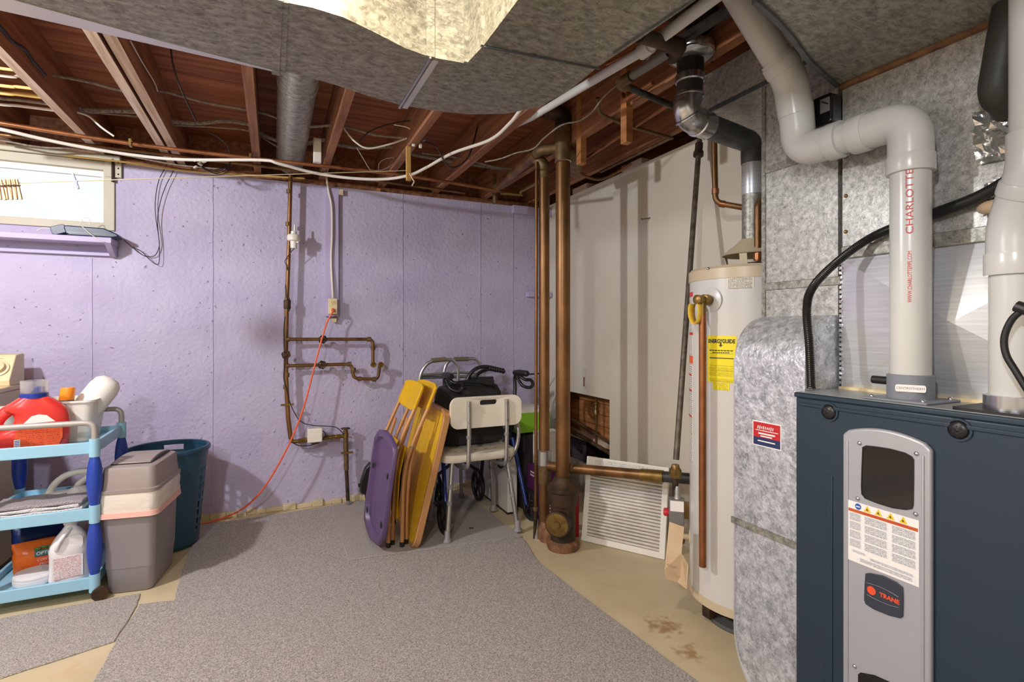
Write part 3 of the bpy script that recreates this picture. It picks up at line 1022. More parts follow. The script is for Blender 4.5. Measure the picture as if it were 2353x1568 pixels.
# badge
bd = [fp(*p, XS) for p in ((1990, 1318), (2000, 1317), (2030, 1323), (2060, 1337), (2076, 1350), (2077, 1380), (2076, 1417), (2070, 1421), (2045, 1415), (2010, 1401), (1990, 1388), (1987, 1378), (1988, 1345))]
bo = MB().prism(bd, XS - .004, XS, 'x').build('badge', 'badge', pan, bevel=.0015)
y, z = fp(2005, 1357, XS)
MB().lathe([(.0105, 0), (.0105, .001)], (XS - .004, y, z), 22, (-1, 0, 0)).build('badge_disc', 'trane_red', bo)
y2, z2 = fp(2046, 1372, XS)
text('lettering', 'TRANE', .0145, 'trane_red', bo, (XS - .0046, y2, z - .0005), (0, -1, 0), (0, 0, 1), bold=.0006)
for dzz in (.018, -.018):
    tube([(XS - .0042, yy, z + dzz - 1.5 * (yy - (y + y2) / 2) ** 2 * (1 if dzz > 0 else -1) * 2) for yy in [y + .012 - kk * .0075 for kk in range(11)]], .0004, 4).build('badge_line', 'panel_silver', bo)
# lower vent
lv = [fp(*p, XS) for p in ((1972, 1550), (1978, 1546), (2010, 1552), (2050, 1570), (2095, 1590))]
MB().prism(lv + [(lv[-1][0], lv[-1][1] - .10), (lv[0][0], lv[0][1] - .09)], XS - .001, XS + .002, 'x').build('lower_window', 'black_gloss', pan, smooth=False)

# ------------------------------------------------------------------ pvc vent 1
PR = .0445
def pvc_ring(parent, p, d, r=PR * 1.13, l=.05):
    d = Vector(d).normalized(); p = Vector(p)
    return MB().lathe([(PR * .98, 0), (r * .985, .001), (r, .004), (r, l - .003), (r * .985, l), (PR * .98, l)], p, 28, d).build('coupling', 'pvc', parent)
px1, py1 = 1.50, .803
v1 = thing('pvc_exhaust_pipe', 'thick white plastic vent pipe rising in an S from the furnace top', 'pipe', (px1, py1, FZ))
za = 1.768
tube([(px1, py1, FZ + .06), (px1, py1, za - .09)], PR, 32).build('pipe', 'pvc', v1)
e1 = fillet([(px1, py1, za - .13), (px1, py1, za), (px1, py1 + .13, za + .003)], .095, 10)
tube(e1, PR * 1.12, 28).build('elbow', 'pvc', v1)
pvc_ring(v1, (px1, py1, za - .145), (0, 0, 1), PR * 1.2, .045)
pvc_ring(v1, (px1, py1 + .10, za + .002), (0, 1, 0), PR * 1.2, .045)
tube([(px1, py1 + .12, za + .003), (px1, py1 + .24, za + .008)], PR, 28).build('pipe', 'pvc', v1)
e2 = fillet([(px1, py1 + .19, za + .006), (px1, py1 + .315, za + .01), (px1 - .012, py1 + .318, za + .15)], .095, 10)
tube(e2, PR * 1.12, 28).build('elbow', 'pvc', v1)
pvc_ring(v1, (px1, py1 + .175, za + .005), (0, 1, 0), PR * 1.2, .04)
b0 = Vector((px1 - .012, py1 + .318, za + .12)); b1 = Vector((px1 - .03, py1 + .322, za + .23)); b2 = Vector((1.25, 1.185, 2.32))
tube(fillet([b0, b1, b1 + (b2 - b1).normalized() * .08], .05, 8), PR * 1.13, 28).build('elbow', 'pvc', v1)
dd = (b2 - b1).normalized()
pvc_ring(v1, b1 + dd * .035, dd, PR * 1.2, .035)
tube([b1, b2], PR, 28).build('pipe', 'pvc', v1)
cbase = MB().lathe([(.051, 0), (.051, .06), (.047, .062)], (px1, py1, FZ + .006), 28).build('socket', 'pvc_grey', v1)
MB().box(px1 - .075, px1 + .075, py1 - .075, py1 + .075, FZ, FZ + .006).build('flange', 'pvc_grey', v1, bevel=.002)
for dx, dy in ((-.06, -.06), (-.06, .06), (.06, -.06), (.06, .06)):
    MB().ball((px1 + dx, py1 + dy, FZ + .007), .006, 8).build('flange_bolt', 'steel', v1)
dcam = Vector((-px1, -py1, 0)).normalized()
dr = Vector((dcam.y, -dcam.x, 0))
if dr.dot(Vector((math.cos(TH), -math.sin(TH), 0))) < 0: dr = -dr
pc = Vector((px1, py1, 0))
MB().prism(rrect(-.031, .031, -.009, .009, .005), .051, .0522, 'z', Matrix.Translation(pc + Vector((0, 0, FZ + .035))) @ Matrix((( dr.x, 0, dcam.x, 0), (dr.y, 0, dcam.y, 0), (0, 1, 0, 0), (0, 0, 0, 1)))).build('socket_label', 'white_print', cbase, smooth=False)
text('lettering', 'CENTROTHERM', .008, 'pvc_grey', cbase, pc + dcam * .0526 + Vector((0, 0, FZ + .035)), dr, (0, 0, 1))
off = pc + dcam * (PR + .0008) + dr * -.001
text('lettering', 'CHARLOTTE PI', .0225, 'red_print', v1, off + Vector((0, 0, (at(2090, 345, D=1.352).z + at(2090, 570, D=1.352).z) / 2)), (0, 0, 1), -dr, squash=1.28)
text('lettering', 'WWW.CHARLOTTEPIPE.COM', .0125, 'red_print', v1, off + Vector((0, 0, (at(2090, 583, D=1.352).z + at(2090, 695, D=1.352).z) / 2)), (0, 0, 1), -dr, squash=.78)
MB().tube([(px1 + .01, py1 + .045, FZ + .045), (px1 + .012, py1 + .10, FZ + .045)], .011, 12).build('drain_stub', 'black_rubber', v1)

# pvc 2 at the right edge
px2, py2 = 1.50, .593
v2 = thing('pvc_intake_pipe', 'white plastic intake pipe with offset elbows and steel clamp at the frame edge', 'pipe', (px2, py2, FZ))
MB().prism(rrect(px2 - .085, px2 + .085, py2 - .08, py2 + .085, .02), FZ, FZ + .006, 'z').build('gasket', 'black_rubber', v2)
MB().lathe([(.054, 0), (.054, .03), (.05, .031)], (px2, py2, FZ + .006), 28).build('clamp', 'steel', v2)
tube([(px2, py2, FZ + .03), (px2, py2, 1.36)], PR, 28).build('pipe', 'pvc', v2)
pvc_ring(v2, (px2, py2, 1.34), (0, 0, 1), PR * 1.2, .05)
tube(fillet([(px2, py2, 1.38), (px2, py2, 1.455), (1.47, .545, 1.56), (1.47, .545, 1.64)], .06, 8), PR * 1.12, 28).build('elbow', 'pvc', v2)
pvc_ring(v2, Vector((px2, py2, 1.455)) + (Vector((1.47, .545, 1.56)) - Vector((px2, py2, 1.455))) * .5, Vector((-.03, -.048, .105)), PR * 1.2, .03)
tube([(1.47, .545, 1.6), (1.47, .545, 1.99)], PR, 28).build('pipe', 'pvc', v2)
bl = thing('black_cable', 'short black cable looping beside the white intake pipe', 'cable', at(2353, 885, X=1.42))
tube(curve([at(2375, 700, X=1.40), at(2352, 712, X=1.40), at(2325, 735, X=1.40), at(2308, 775, X=1.40), at(2312, 815, X=1.40), at(2335, 855, X=1.40), at(2372, 915, X=1.40)]), .0065, 10).build('cable', 'black_rubber', bl)
p = at(2353, 710, X=1.40)
MB().tube([p + Vector((0, .012, .006)), p + Vector((0, -.012, -.006))], .012, 10).build('cable_tie', 'black_plastic', bl)

# black corrugated hose
hs = thing('drain_hose', 'black ribbed drain hose curving up from the furnace top', 'hose', at(1862, 893, X=1.43))
hp = curve([at(1864, 893, X=1.43), at(1860, 800, X=1.43), at(1854, 710, X=1.43), at(1868, 660, X=1.45), at(1920, 605, X=1.515), at(1990, 553, X=1.565), at(2060, 520, X=1.573), at(2150, 490, X=1.575), at(2250, 452, X=1.565), at(2345, 398, X=1.545)], 40)
rr = []
tot = 0
pp = [hp[0]]; rr = [.0125]
for i in range(1, len(hp)):
    tot += (hp[i] - hp[i - 1]).length
    rr.append(.0125 if i % 2 else .0112)
rr = [r if i < 250 else .0145 + .0006 * (i % 2) for i, r in enumerate(rr)]
tube(hp, rr, 14).build('hose', 'hose_black', hs)

# insulated refrigerant line with foil
il = thing('insulated_line', 'black foam insulated refrigerant line bending into the plenum', 'pipe', at(2290, 225, X=1.53))
tube(fillet([at(2335, -40, X=1.545), at(2312, 80, X=1.55), at(2288, 215, X=1.555), at(2322, 250, X=1.60)], .05, 6), .036, 18).build('insulation', 'insul_black', il)
fo = MB()
import itertools
g = 9
pts = []
for i in range(g):
    for j in range(g):
        px = 2228 + 150 * i / (g - 1); py = 245 + 120 * j / (g - 1) - 30 * (i / (g - 1) - .5) 
        p = at(px + (10 if j < 3 else 0) + 20 * (j / (g - 1)), py, X=XP - .004)
        p.x -= random.uniform(0, .012)
        pts.append(p)
fo.add(pts, [(i * g + j, i * g + j + 1, (i + 1) * g + j + 1, (i + 1) * g + j) for i in range(g - 1) for j in range(g - 1)])
fo.build('foil_tape', 'foil', il, smooth=False)
ts = thing('copper_stub', 'tan wrapped pipe stub poking out under the foil', 'pipe', at(2285, 472, X=1.57))
tube(fillet([at(2262, 477, X=1.60), at(2275, 476, X=1.57), at(2345, 462, X=1.53)], .02, 5), .016, 14).build('stub', 'tan_door', ts)
fo = MB(); pts = []
for i in range(7):
    for j in range(5):
        p = at(2262 + 70 * i / 6, 425 + 75 * j / 4 - 5 * i, X=XP - .003)
        p.x -= random.uniform(0, .008); pts.append(p)
fo.add(pts, [(i * 5 + j, i * 5 + j + 1, (i + 1) * 5 + j + 1, (i + 1) * 5 + j) for i in range(6) for j in range(4)])
fo.build('foil_tape', 'foil', ts, smooth=False)

# ------------------------------------------------------------------ water heater
HC, HR = Vector((1.83, 1.60, 0)), .235
def cyl_hit(px, py, R=HR, c=HC):
    o = Vector((0, 0, H)); d = at(px, py, D=1.0) - o
    a = d.x ** 2 + d.y ** 2
    b = 2 * ((o.x - c.x) * d.x + (o.y - c.y) * d.y)
    cc = (o.x - c.x) ** 2 + (o.y - c.y) ** 2 - R * R
    disc = b * b - 4 * a * cc
    t = (-b - math.sqrt(max(disc, 0))) / (2 * a)
    return o + d * t
def ang(p, c=HC): return math.atan2(p.y - c.y, p.x - c.x)
def patch(a0, a1, z0, z1, r, c=HC, n=10, t=.0012):
    mb = MB(); vs = []
    for rr_ in (r, r + t):
        for k in range(n + 1):
            a = a0 + (a1 - a0) * k / n
            for z in (z0, z1):
                vs.append((c.x + rr_ * math.cos(a), c.y + rr_ * math.sin(a), z))
    m = 2 * (n + 1); fs = []
    for k in range(n):
        i = 2 * k
        fs += [(i, i + 1, i + 3, i + 2), (m + i, m + i + 2, m + i + 3, m + i + 1), (i, i + 2, m + i + 2, m + i), (i + 1, m + i + 1, m + i + 3, i + 3)]
    fs += [(0, m, m + 1, 1), (m - 2, m - 1, 2 * m - 1, 2 * m - 2)]
    return mb.add(vs, fs)
pdm = MB().lathe([(HR - .06, 0), (HR - .055, .01), (HR - .056, .02)], HC, 40).build('heater_pad', 'pad_dark')
tag(pdm, 'low dark round pad on the floor under the water heater', 'pad')
wh = thing('water_heater', 'tall cream gas water heater with yellow energy label', 'water heater', (HC.x, HC.y, .02))
MB().lathe([(HR - .012, .12), (HR, .125), (HR, 1.425)], HC, 64).build('tank_jacket', 'heater_cream', wh)
MB().lathe([(HR - .03, .095), (HR + .003, .095), (HR + .004, .128), (HR - .002, .131)], HC, 64).build('base_ring', 'heater_tan', wh)
MB().lathe([(HR - .002, 1.42), (HR + .004, 1.421), (HR + .004, 1.462), (HR - .006, 1.474), (.10, 1.485), (.001, 1.487)], HC, 64).build('top_cap', 'heater_tan', wh)
for k in range(3):
    a = k * 2.1 + .8
    x, y = HC.x + .18 * math.cos(a), HC.y + .18 * math.sin(a)
    box(x - .02, x + .02, y - .02, y + .02, .02, .098).build('leg', 'iron', wh)
p = cyl_hit(1628, 618, HR + .004)
MB().ball(p, .006, 8).build('cap_screw', 'steel', wh)
# labels
pa, pb = cyl_hit(1670, 640), cyl_hit(1733, 640)
patch(ang(pa), ang(pb), cyl_hit(1700, 663).z, cyl_hit(1700, 620).z, HR).build('caution_label', 'print_heater', wh)
pa, pb = cyl_hit(1626, 800), cyl_hit(1693, 800)
z1, z0 = cyl_hit(1660, 772).z, cyl_hit(1660, 880).z
el_ = patch(ang(pa), ang(pb), z0, z1, HR).build('energy_label', 'energy_yellow', wh)
am = (ang(pa) + ang(pb)) / 2
nv = Vector((math.cos(am), math.sin(am), 0)); tv = Vector((-nv.y, nv.x, 0))
if tv.dot(Vector((math.cos(TH), -math.sin(TH), 0))) < 0: tv = -tv
pm = HC + nv * (HR + .0075)
hh = z1 - z0
def bend(o_):
    me = o_.data
    org = o_.parent.matrix_world.translation if False else Vector((HC.x, HC.y, .02))
    for v in me.vertices:
        w = v.co + org
        s = (w - HC).dot(tv); f = math.sqrt(max(0, (HR + .0022) ** 2 - s * s))
        q = HC + tv * s + nv * f
        v.co = Vector((q.x, q.y, w.z)) - org
bend(text('lettering', 'ENERGYGUIDE', hh * .115, 'dark_print', el_, pm + Vector((0, 0, z1 - hh * .12)), tv, (0, 0, 1), squash=.78, bold=.0008))
for f0, h_, m_ in ((.305, .02, 'dark_print'), (.35, .02, 'dark_print'), (.47, .018, 'dark_print'), (.38, .004, 'dark_print'), (.64, .004, 'dark_print'), (.75, .004, 'dark_print'), (.975, .004, 'dark_print')):
    bm_ = MB(); 
    w_ = .05 if f0 < .34 or f0 > .36 else .036
    for k in range(8):
        a_, b_ = -w_ + 2 * w_ * k / 8, -w_ + 2 * w_ * (k + 1) / 8
        if h_ > .019 and f0 < .4: b_ -= .0025
        bm_.add([pm + tv * a_ + Vector((0, 0, z1 - hh * f0)), pm + tv * b_ + Vector((0, 0, z1 - hh * f0)), pm + tv * b_ + Vector((0, 0, z1 - hh * (f0 + h_))), pm + tv * a_ + Vector((0, 0, z1 - hh * (f0 + h_)))], [(0, 1, 2, 3)])
    bend(bm_.build('label_print', m_, el_, smooth=False))
for f0, f1 in ((.67, .74), (.77, .86), (.91, .965)):
    patch(ang(pa) + .012, ang(pb) - .012, z1 - hh * f1, z1 - hh * f0, HR + .0013).build('label_print', 'print_energy', el_)
ar = MB().add([pm + tv * -.010 + Vector((0, 0, z1 - hh * .20)), pm + tv * .010 + Vector((0, 0, z1 - hh * .20)), pm + Vector((0, 0, z1 - hh * .235))], [(0, 1, 2)])
ar.add([pm + tv * -.003 + Vector((0, 0, z1 - hh * .14)), pm + tv * .003 + Vector((0, 0, z1 - hh * .14)), pm + tv * .003 + Vector((0, 0, z1 - hh * .2)), pm + tv * -.003 + Vector((0, 0, z1 - hh * .2))], [(0, 1, 2, 3)])
bend(ar.build('label_arrow', 'dark_print', el_, smooth=False))
pa, pb = cyl_hit(1638, 890), cyl_hit(1676, 890)
patch(ang(pa), ang(pb), cyl_hit(1660, 897).z, z0 - .001, HR).build('energy_tag', 'print_energy', wh)
# rating strip along the left limb
pa, pb = cyl_hit(1584.5, 800), cyl_hit(1592, 800)
for (ya_, yb_, m_) in ((672, 682, 'red_print'), (684, 760, 'print_rating'), (764, 770, 'red_print'), (772, 815, 'print_rating'), (818, 835, 'label_orange'), (840, 1060, 'print_rating')):
    patch(ang(pa), ang(pb), cyl_hit(1588, yb_).z, cyl_hit(1588, ya_).z, HR, n=4).build('rating_label', m_, wh)
for (ya_,) in ((860,), (895,), (955,)):
    patch(ang(pa) + .01, ang(pb) - .06, cyl_hit(1588, ya_ + 4).z, cyl_hit(1588, ya_).z, HR + .0012, n=3).build('rating_mark', 'red_print', wh)
# relief valve, tag and discharge pipe
pf = cyl_hit(1634, 690)
nf = (pf - HC); nf.z = 0; nf.normalize()
MB().lathe([(.05, 0), (.05, .002), (.046, .004), (.001, .004)], Vector((pf.x, pf.y, pf.z)) - nf * .0, 30, nf).build('port_cover', 'heater_cream', wh)
rv = thing('relief_valve', 'brass relief valve with copper discharge pipe down the water heater', 'valve', (pf.x, pf.y, pf.z))
vm = MB()
vm.lathe([(.016, 0), (.016, .02), (.022, .02), (.022, .045), (.015, .047), (.015, .07), (.019, .07), (.019, .085), (.010, .09)], pf, 16, nf)
vm.build('valve_body', 'brass', rv)
vp = pf + nf * .05
tube([vp + Vector((0, 0, -.01)), vp + Vector((0, 0, -.07))], .014, 14).build('valve_outlet', 'brass', rv)
bot = cyl_hit(1611, 1305)
MB().tube([vp + Vector((0, 0, -.06)), Vector((vp.x, vp.y, at(1611, 1305, D=2.06).z))], .0145, 16).build('discharge_pipe', 'copper', rv)
tg = MB(); 
tgp = []
lc = vp + nf * .02
for k in range(15):
    a = -.6 + 5.0 * k / 14
    s = Vector((0, 0, 1))
    tgp.append((lc + tv * (-.022 * math.cos(a) - .014) , lc.z - .045 + .052 * math.sin(a) * -1))
vs = []
for q, z in tgp:
    for w in (-.022, .018):
        vs.append(Vector((q.x, q.y, z)) + nf * w)
tg.add(vs, [(2 * k, 2 * k + 1, 2 * k + 3, 2 * k + 2) for k in range(14)])
tgo = tg.build('paper_tag', 'tag_yellow')
so_ = tgo.modifiers.new('thickness', 'SOLIDIFY'); so_.thickness = .0012
tag(tgo, 'curled yellow paper tag hanging on the brass relief valve', 'tag')
# drain valve near the foot, burner hatch and flue hood
dvp = cyl_hit(1583, 1235)
# hood
hd = thing('draft_hood', 'tan draft hood with open sides on the water heater top', 'draft hood', (HC.x, HC.y, 1.487))
hd_c = Vector((HC.x + .012, HC.y - .01, 0))
MB().lathe([(.118, 1.532), (.122, 1.535), (.06, 1.585), (.046, 1.60), (.044, 1.60), (.058, 1.58), (.115, 1.531)], hd_c, 32, closed=False).build('hood_cone', 'heater_tan', hd)
for k in range(4):
    a = k * math.pi / 2 + .4
    MB().bar((hd_c.x + .10 * math.cos(a), hd_c.y + .10 * math.sin(a), 1.478), (hd_c.x + .112 * math.cos(a), hd_c.y + .112 * math.sin(a), 1.538), .03, .002, (math.cos(a), math.sin(a), 0)).build('hood_leg', 'heater_tan', hd)
MB().lathe([(.045, 1.482), (.045, 1.50), (.04, 1.50)], hd_c, 24).build('flue_collar', 'iron', hd)
# flue pipe
fv = thing('flue_pipe', 'galvanized and black flue pipe elbowing from the water heater to the stack', 'flue pipe', (hd_c.x, hd_c.y, 1.59))
tube([(hd_c.x, hd_c.y, 1.585), (hd_c.x, hd_c.y, 1.80)], .0405, 26).build('flue_section', 'galv', fv)
tube([(hd_c.x, hd_c.y, 1.79), (hd_c.x, hd_c.y, 1.93)], .042, 26).build('flue_section', 'galv_bright', fv)
f0 = Vector((hd_c.x, hd_c.y, 1.92)); f1 = Vector((hd_c.x, hd_c.y, 2.01)); f2 = Vector((1.47, 1.535, 2.02))
ep = fillet([f0, f1, f1 + (f2 - f1).normalized() * .12], .085, 12)
tube(ep, [.044 + (.0015 if i % 2 else 0) for i in range(len(ep))], 26).build('flue_elbow', 'galv_dark', fv)
tube([f1 + (f2 - f1).normalized() * .09, f2 + (f1 - f2).normalized() * .05], .046, 26).build('flue_section', 'galv_dark', fv)
f3 = Vector((1.435, 1.525, 2.105)); 
e2 = [f2 + (f1 - f2).normalized() * .08, f2 + (f1 - f2).normalized() * .02, f2 + Vector((-.03, 0, .012)), f2 + Vector((-.045, -.004, .05)), f3 + Vector((0, 0, 0))]
tube(fillet(e2, .03, 3), .051, 26).build('flue_elbow', 'steel', fv)
for q, dr_ in ((e2[1], f1 - f2), (e2[2], Vector((.6, 0, -.8))), (f3, Vector((0, 0, -1)))):
    dr_ = dr_.normalized()
    MB().lathe([(.050, -.006), (.0545, -.003), (.0545, .003), (.050, .006)], q, 26, dr_).build('flue_ring', 'steel', fv)
f4 = Vector((1.435, 1.52, 2.215))
tube([f3, f4], .048, 26).build('flue_section', 'black_pipe', fv)
MB().lathe([(.049, -.012), (.054, -.008), (.054, .016), (.049, .02)], f3 + (f4 - f3) * .55, 26).build('flue_ring', 'steel', fv)
tube([f4 - Vector((0, 0, .01)), f4 + Vector((0, 0, .10))], .05, 26).build('flue_section', 'black_pipe', fv)
MB().lathe([(.052, 0), (.085, .015), (.088, .02), (.088, .05), (.08, .055)], f4 + Vector((0, 0, .02)), 28).build('ceiling_collar', 'steel', fv)
# copper lines to the heater
hp1 = thing('heater_copper_line', 'short copper water line from the heater top into the duct wall', 'pipe', at(1741, 595, D=2.12))
tube(fillet([at(1741, 600, D=2.12), at(1741, 462, D=2.12), at(1775, 459, D=2.14)], .03, 6), .0135, 14).build('copper_pipe', 'copper_old', hp1)
MB().lathe([(.0135, 0), (.0165, 0), (.0165, .03), (.0135, .03)], at(1741, 597, D=2.12), 14).build('fitting', 'copper', hp1)
hp2 = thing('heater_copper_line', 'copper water line elbowing behind the flue from the ceiling', 'pipe', at(1645, 470, D=2.45))
cp = [at(1641, 300, D=2.45), at(1644, 466, D=2.45), at(1712, 478, D=2.40)]
tube(fillet(cp, .035, 6), .0135, 14).build('copper_pipe', 'copper_old', hp2)
for q, d_ in ((at(1644, 440, D=2.45), (0, 0, 1)), (at(1660, 469, D=2.44), cp[2] - cp[1])):
    MB().lathe([(.0135, -.012), (.0165, -.012), (.0165, .012), (.0135, .012)], q, 14, d_).build('fitting', 'copper', hp2)

# gas line
gl = thing('gas_pipe', 'dark iron gas pipe slanting down behind the water heater to a union', 'gas pipe', (1.66, 1.86, .40))
g0, g1 = Vector((2.04, 2.09, 2.262)), Vector((1.662, 1.852, .60))
tube([g0, g0 + (g1 - g0) * .985], .0135, 14).build('iron_pipe', 'gas_iron', gl)
MB().lathe([(.014, 0), (.02, .004), (.02, .05), (.026, .055), (.026, .075), (.016, .08)], g0 + (g1 - g0) * .04, 14, g1 - g0).build('fitting', 'iron', gl)
MB().lathe([(.014, -.01), (.021, -.01), (.027, 0), (.027, .028), (.02, .035), (.016, .05)], (1.66, 1.852, .555), 8).build('union', 'brass', gl)
tube([(1.66, 1.852, .56), (1.66, 1.852, .46)], .014, 14).build('iron_pipe', 'iron', gl)
# gas control on the heater
gc = thing('gas_control', 'grey gas control valve with white label and red knob', 'gas valve', (1.66, 1.85, .35))
cxy = Vector((1.662, 1.842, 0))
dC = Vector((-cxy.x, -cxy.y, 0)).normalized(); dRt = Vector((-dC.y, dC.x, 0))
if dRt.dot(Vector((math.cos(TH), -math.sin(TH), 0))) < 0: dRt = -dRt
mt = Matrix(((dRt.x, dC.x, 0, cxy.x), (dRt.y, dC.y, 0, cxy.y), (0, 0, 1, 0), (0, 0, 0, 1)))
MB().box(-.036, .03, -.02, .035, .345, .455, mt).build('body', 'control_grey', gc, bevel=.004)
MB().box(-.03, .028, .0352, .036, .405, .452, mt).build('control_label', 'white_print', gc)
MB().lathe([(.018, .455), (.014, .47), (.014, .49), (.009, .51)], cxy, 12).build('inlet', 'aluminium', gc)
MB().lathe([(.016, 0), (.018, .004), (.018, .02), (.012, .024)], mt @ Vector((-.036, .008, .39)), 14, -dRt).build('knob', 'valve_red', gc)
tube([mt @ Vector((.005, .0, .35)), mt @ Vector((.005, .0, .27))], .012, 12).build('burner_tube', 'aluminium', gc)
MB().box(.03, .05, -.01, .02, .37, .44, mt).build('bracket', 'brass', gc)
# burner hatch: curved tan cover hanging off the jacket
bh = MB()
rings = []
ol = [(1538, 1200), (1572, 1212), (1566, 1272), (1582, 1298), (1578, 1355), (1556, 1338), (1528, 1330), (1527, 1310)]
pts = []
for (x, y) in ol: pts.append(at(x, y, D=2.17 if x < 1560 else 2.14))
nb = Vector((-.6, -.8, 0)) * .004
n_ = len(pts)
bh.add(pts + [q - nb for q in pts], [tuple(range(n_)), tuple(reversed(range(n_, 2 * n_)))] + [(i, (i + 1) % n_, n_ + (i + 1) % n_, n_ + i) for i in range(n_)])
bho = bh.build('burner_hatch', 'tan_door', smooth=False)
tag(bho, 'bent tan sheet metal burner hatch hanging at the foot of the water heater', 'hatch')
for yy in (1297, 1315):
    tube([at(1532, yy, D=2.155), at(1553, yy + 6, D=2.155)], .0022, 6).build('hatch_rib', 'tan_door', bho)
db = thing('drain_valve', 'small grey plastic drain valve at the foot of the water heater', 'valve', dvp)
dn_ = dvp - HC; dn_.z = 0; dn_.normalize()
MB().lathe([(.03, -.004), (.03, .002), (.012, .003), (.012, .03), (.016, .03), (.016, .045), (.01, .047)], dvp - dn_ * .002, 14, dn_).build('valve_body', 'heater_tan', db)
MB().ball(dvp + dn_ * .045 + Vector((0, 0, .02)), .017, 10).build('handle', 'control_grey', db)
MB().ball(dvp + dn_ * .03 + Vector((0, 0, -.02)), .015, 10).build('spout', 'brass', db)

# ------------------------------------------------------------------ drain stacks
ms = thing('drain_stack', 'thick brown copper drain stack on a black cast iron cleanout', 'drain pipe', (1.465, 2.53, 0))
mx_, my_ = 1.468, 2.535
def mz(py, D=2.915): return H - (py - CY) * D / FPX
tube([(mx_, my_, .36), (mx_, my_, 2.2)], .0405, 28).build('copper_pipe', 'copper_old', ms)
MB().lathe([(.041, mz(372)), (.045, mz(372)), (.0455, mz(290)), (.041, mz(290))], (mx_, my_, 0), 28).build('tee_fitting', 'copper_dull', ms)
MB().lathe([(.0425, -.003), (.0465, 0), (.0425, .003)], (mx_, my_, mz(372)), 28).build('solder_ring', 'aluminium', ms)
MB().lathe([(.0425, -.003), (.0465, 0), (.0425, .003)], (mx_, my_, mz(296)), 28).build('solder_ring', 'brass', ms)
tube(fillet([(mx_, my_, mz(292)), (mx_, my_, 2.42), (mx_ - .10, my_ + .02, 2.44)], .06, 6), .046, 24).build('upper_bend', 'iron', ms)
MB().lathe([(.05, .0), (.085, .0), (.092, .015), (.092, .04), (.075, .05)], (mx_, my_, 0), 30).build('floor_ring', 'rust', ms)
MB().lathe([(.068, .04), (.068, .24), (.078, .245), (.082, .26), (.082, .315), (.092, .325), (.092, .345), (.078, .352), (.06, .375), (.05, .395), (.045, .40)], (mx_, my_, 0), 32).build('cleanout_body', 'iron', ms)
dcl = Vector((-.70, -.71, 0)).normalized()
co = Vector((mx_, my_, .165)) + Vector((-.035, -.03, 0))
MB().lathe([(.064, 0), (.064, .045), (.069, .048), (.069, .062), (.063, .063)], co, 28, dcl).build('cleanout_neck', 'iron', ms)
MB().lathe([(.061, .06), (.061, .066), (.02, .067), (.016, .074), (.001, .075)], co, 28, dcl).build('cleanout_plug', 'brass', ms)
# tee branch running to the wall
br = MB().tube(fillet([Vector((mx_, my_, mz(338))), at(1243, 345, D=2.95), at(1235, 352, D=3.0), at(1136, 436, Y=3.5)], .05, 6), .028, 20)
br.build('branch_pipe', 'copper_dull', ms)
tube([at(1232, 355, D=3.01), at(1136, 436, Y=3.5)], .0275, 20).build('branch_pipe', 'copper_old', ms)
tube(fillet([Vector((mx_, my_, mz(345))), Vector((mx_ + .10, my_ + .05, mz(350))), Vector((mx_ + .26, my_ + .28, mz(352)))], .05, 6), .042, 22).build('branch_pipe', 'copper_dull', ms)
# second stack
s2 = thing('drain_stack', 'thinner copper drain pipe just beside the thick stack', 'drain pipe', (1.43, 2.69, 0))
sx, sy = 1.432, 2.69
def sz(py, D=3.042): return H - (py - CY) * D / FPX
tube([(sx, sy, .02), (sx, sy, sz(408))], .031, 22).build('copper_pipe', 'copper_old', s2)
tube(fillet([(sx, sy, sz(410)), (sx, sy, sz(378)), (sx - .03, sy + .02, sz(366)), (sx - .04, sy + .08, sz(352))], .05, 6), .033, 20).build('bend', 'copper_dull', s2)
MB().lathe([(.032, -.002), (.0345, 0), (.032, .002)], (sx, sy, sz(408)), 20).build('solder_ring', 'brass', s2)
MB().lathe([(.031, sz(1110)), (.037, sz(1110)), (.039, sz(1085)), (.039, sz(1035)), (.031, sz(1035))], (sx, sy, 0), 20).build('tee_fitting', 'copper_dull', s2)
MB().lathe([(.032, sz(1070)), (.041, sz(1068)), (.041, sz(1036)), (.032, sz(1034))], (sx, sy, 0), 20).build('wrapped_tape', 'aluminium', s2)
MB().lathe([(.05, 0), (.058, .02), (.058, .07), (.05, .09), (.04, .11)], (sx + .01, sy - .03, 0), 18).build('floor_bend', 'rust', s2)
h0 = Vector((sx, sy, .425)); h1 = Vector((1.755, 2.15, .468)); h2 = Vector((1.88, 1.99, .478))
tube([h0, h1], .0275, 20).build('branch_pipe', 'copper_old', s2)
tube([h0 + (h1 - h0) * .16, h0 + (h1 - h0) * .32], .0305, 20).build('branch_sleeve', 'copper_dull', s2)
tube([h0 + (h1 - h0) * .93, h1 + (h2 - h1) * .35], .0315, 20).build('branch_sleeve', 'brass', s2)
tube([h1, h2], .0275, 20).build('branch_pipe', 'black_pipe', s2)
s3 = thing('water_pipe', 'slim copper water pipe standing before the purple box', 'pipe', at(1230, 1238, Z=0))
b_ = at(1229, 1238, Z=0)
tp = Vector((b_.x + .0, b_.y, 2.1))
tp = at(1233, 372, D=3.02)
mid = at(1231, 1170, D=3.03)
tube([tp, mid], .0095, 12).build('copper_pipe', 'copper_old', s3)
tube([mid, b_], .0105, 12).build('lower_sleeve', 'iron', s3)
MB().lathe([(.012, -.012), (.015, -.01), (.015, .01), (.012, .012)], mid, 12, mid - b_).build('coupling', 'copper_dull', s3)
MB().lathe([(.02, 0), (.02, .02), (.013, .10), (.011, .11)], b_ + Vector((.012, 0, 0)), 12).build('floor_sleeve', 'aluminium', s3)

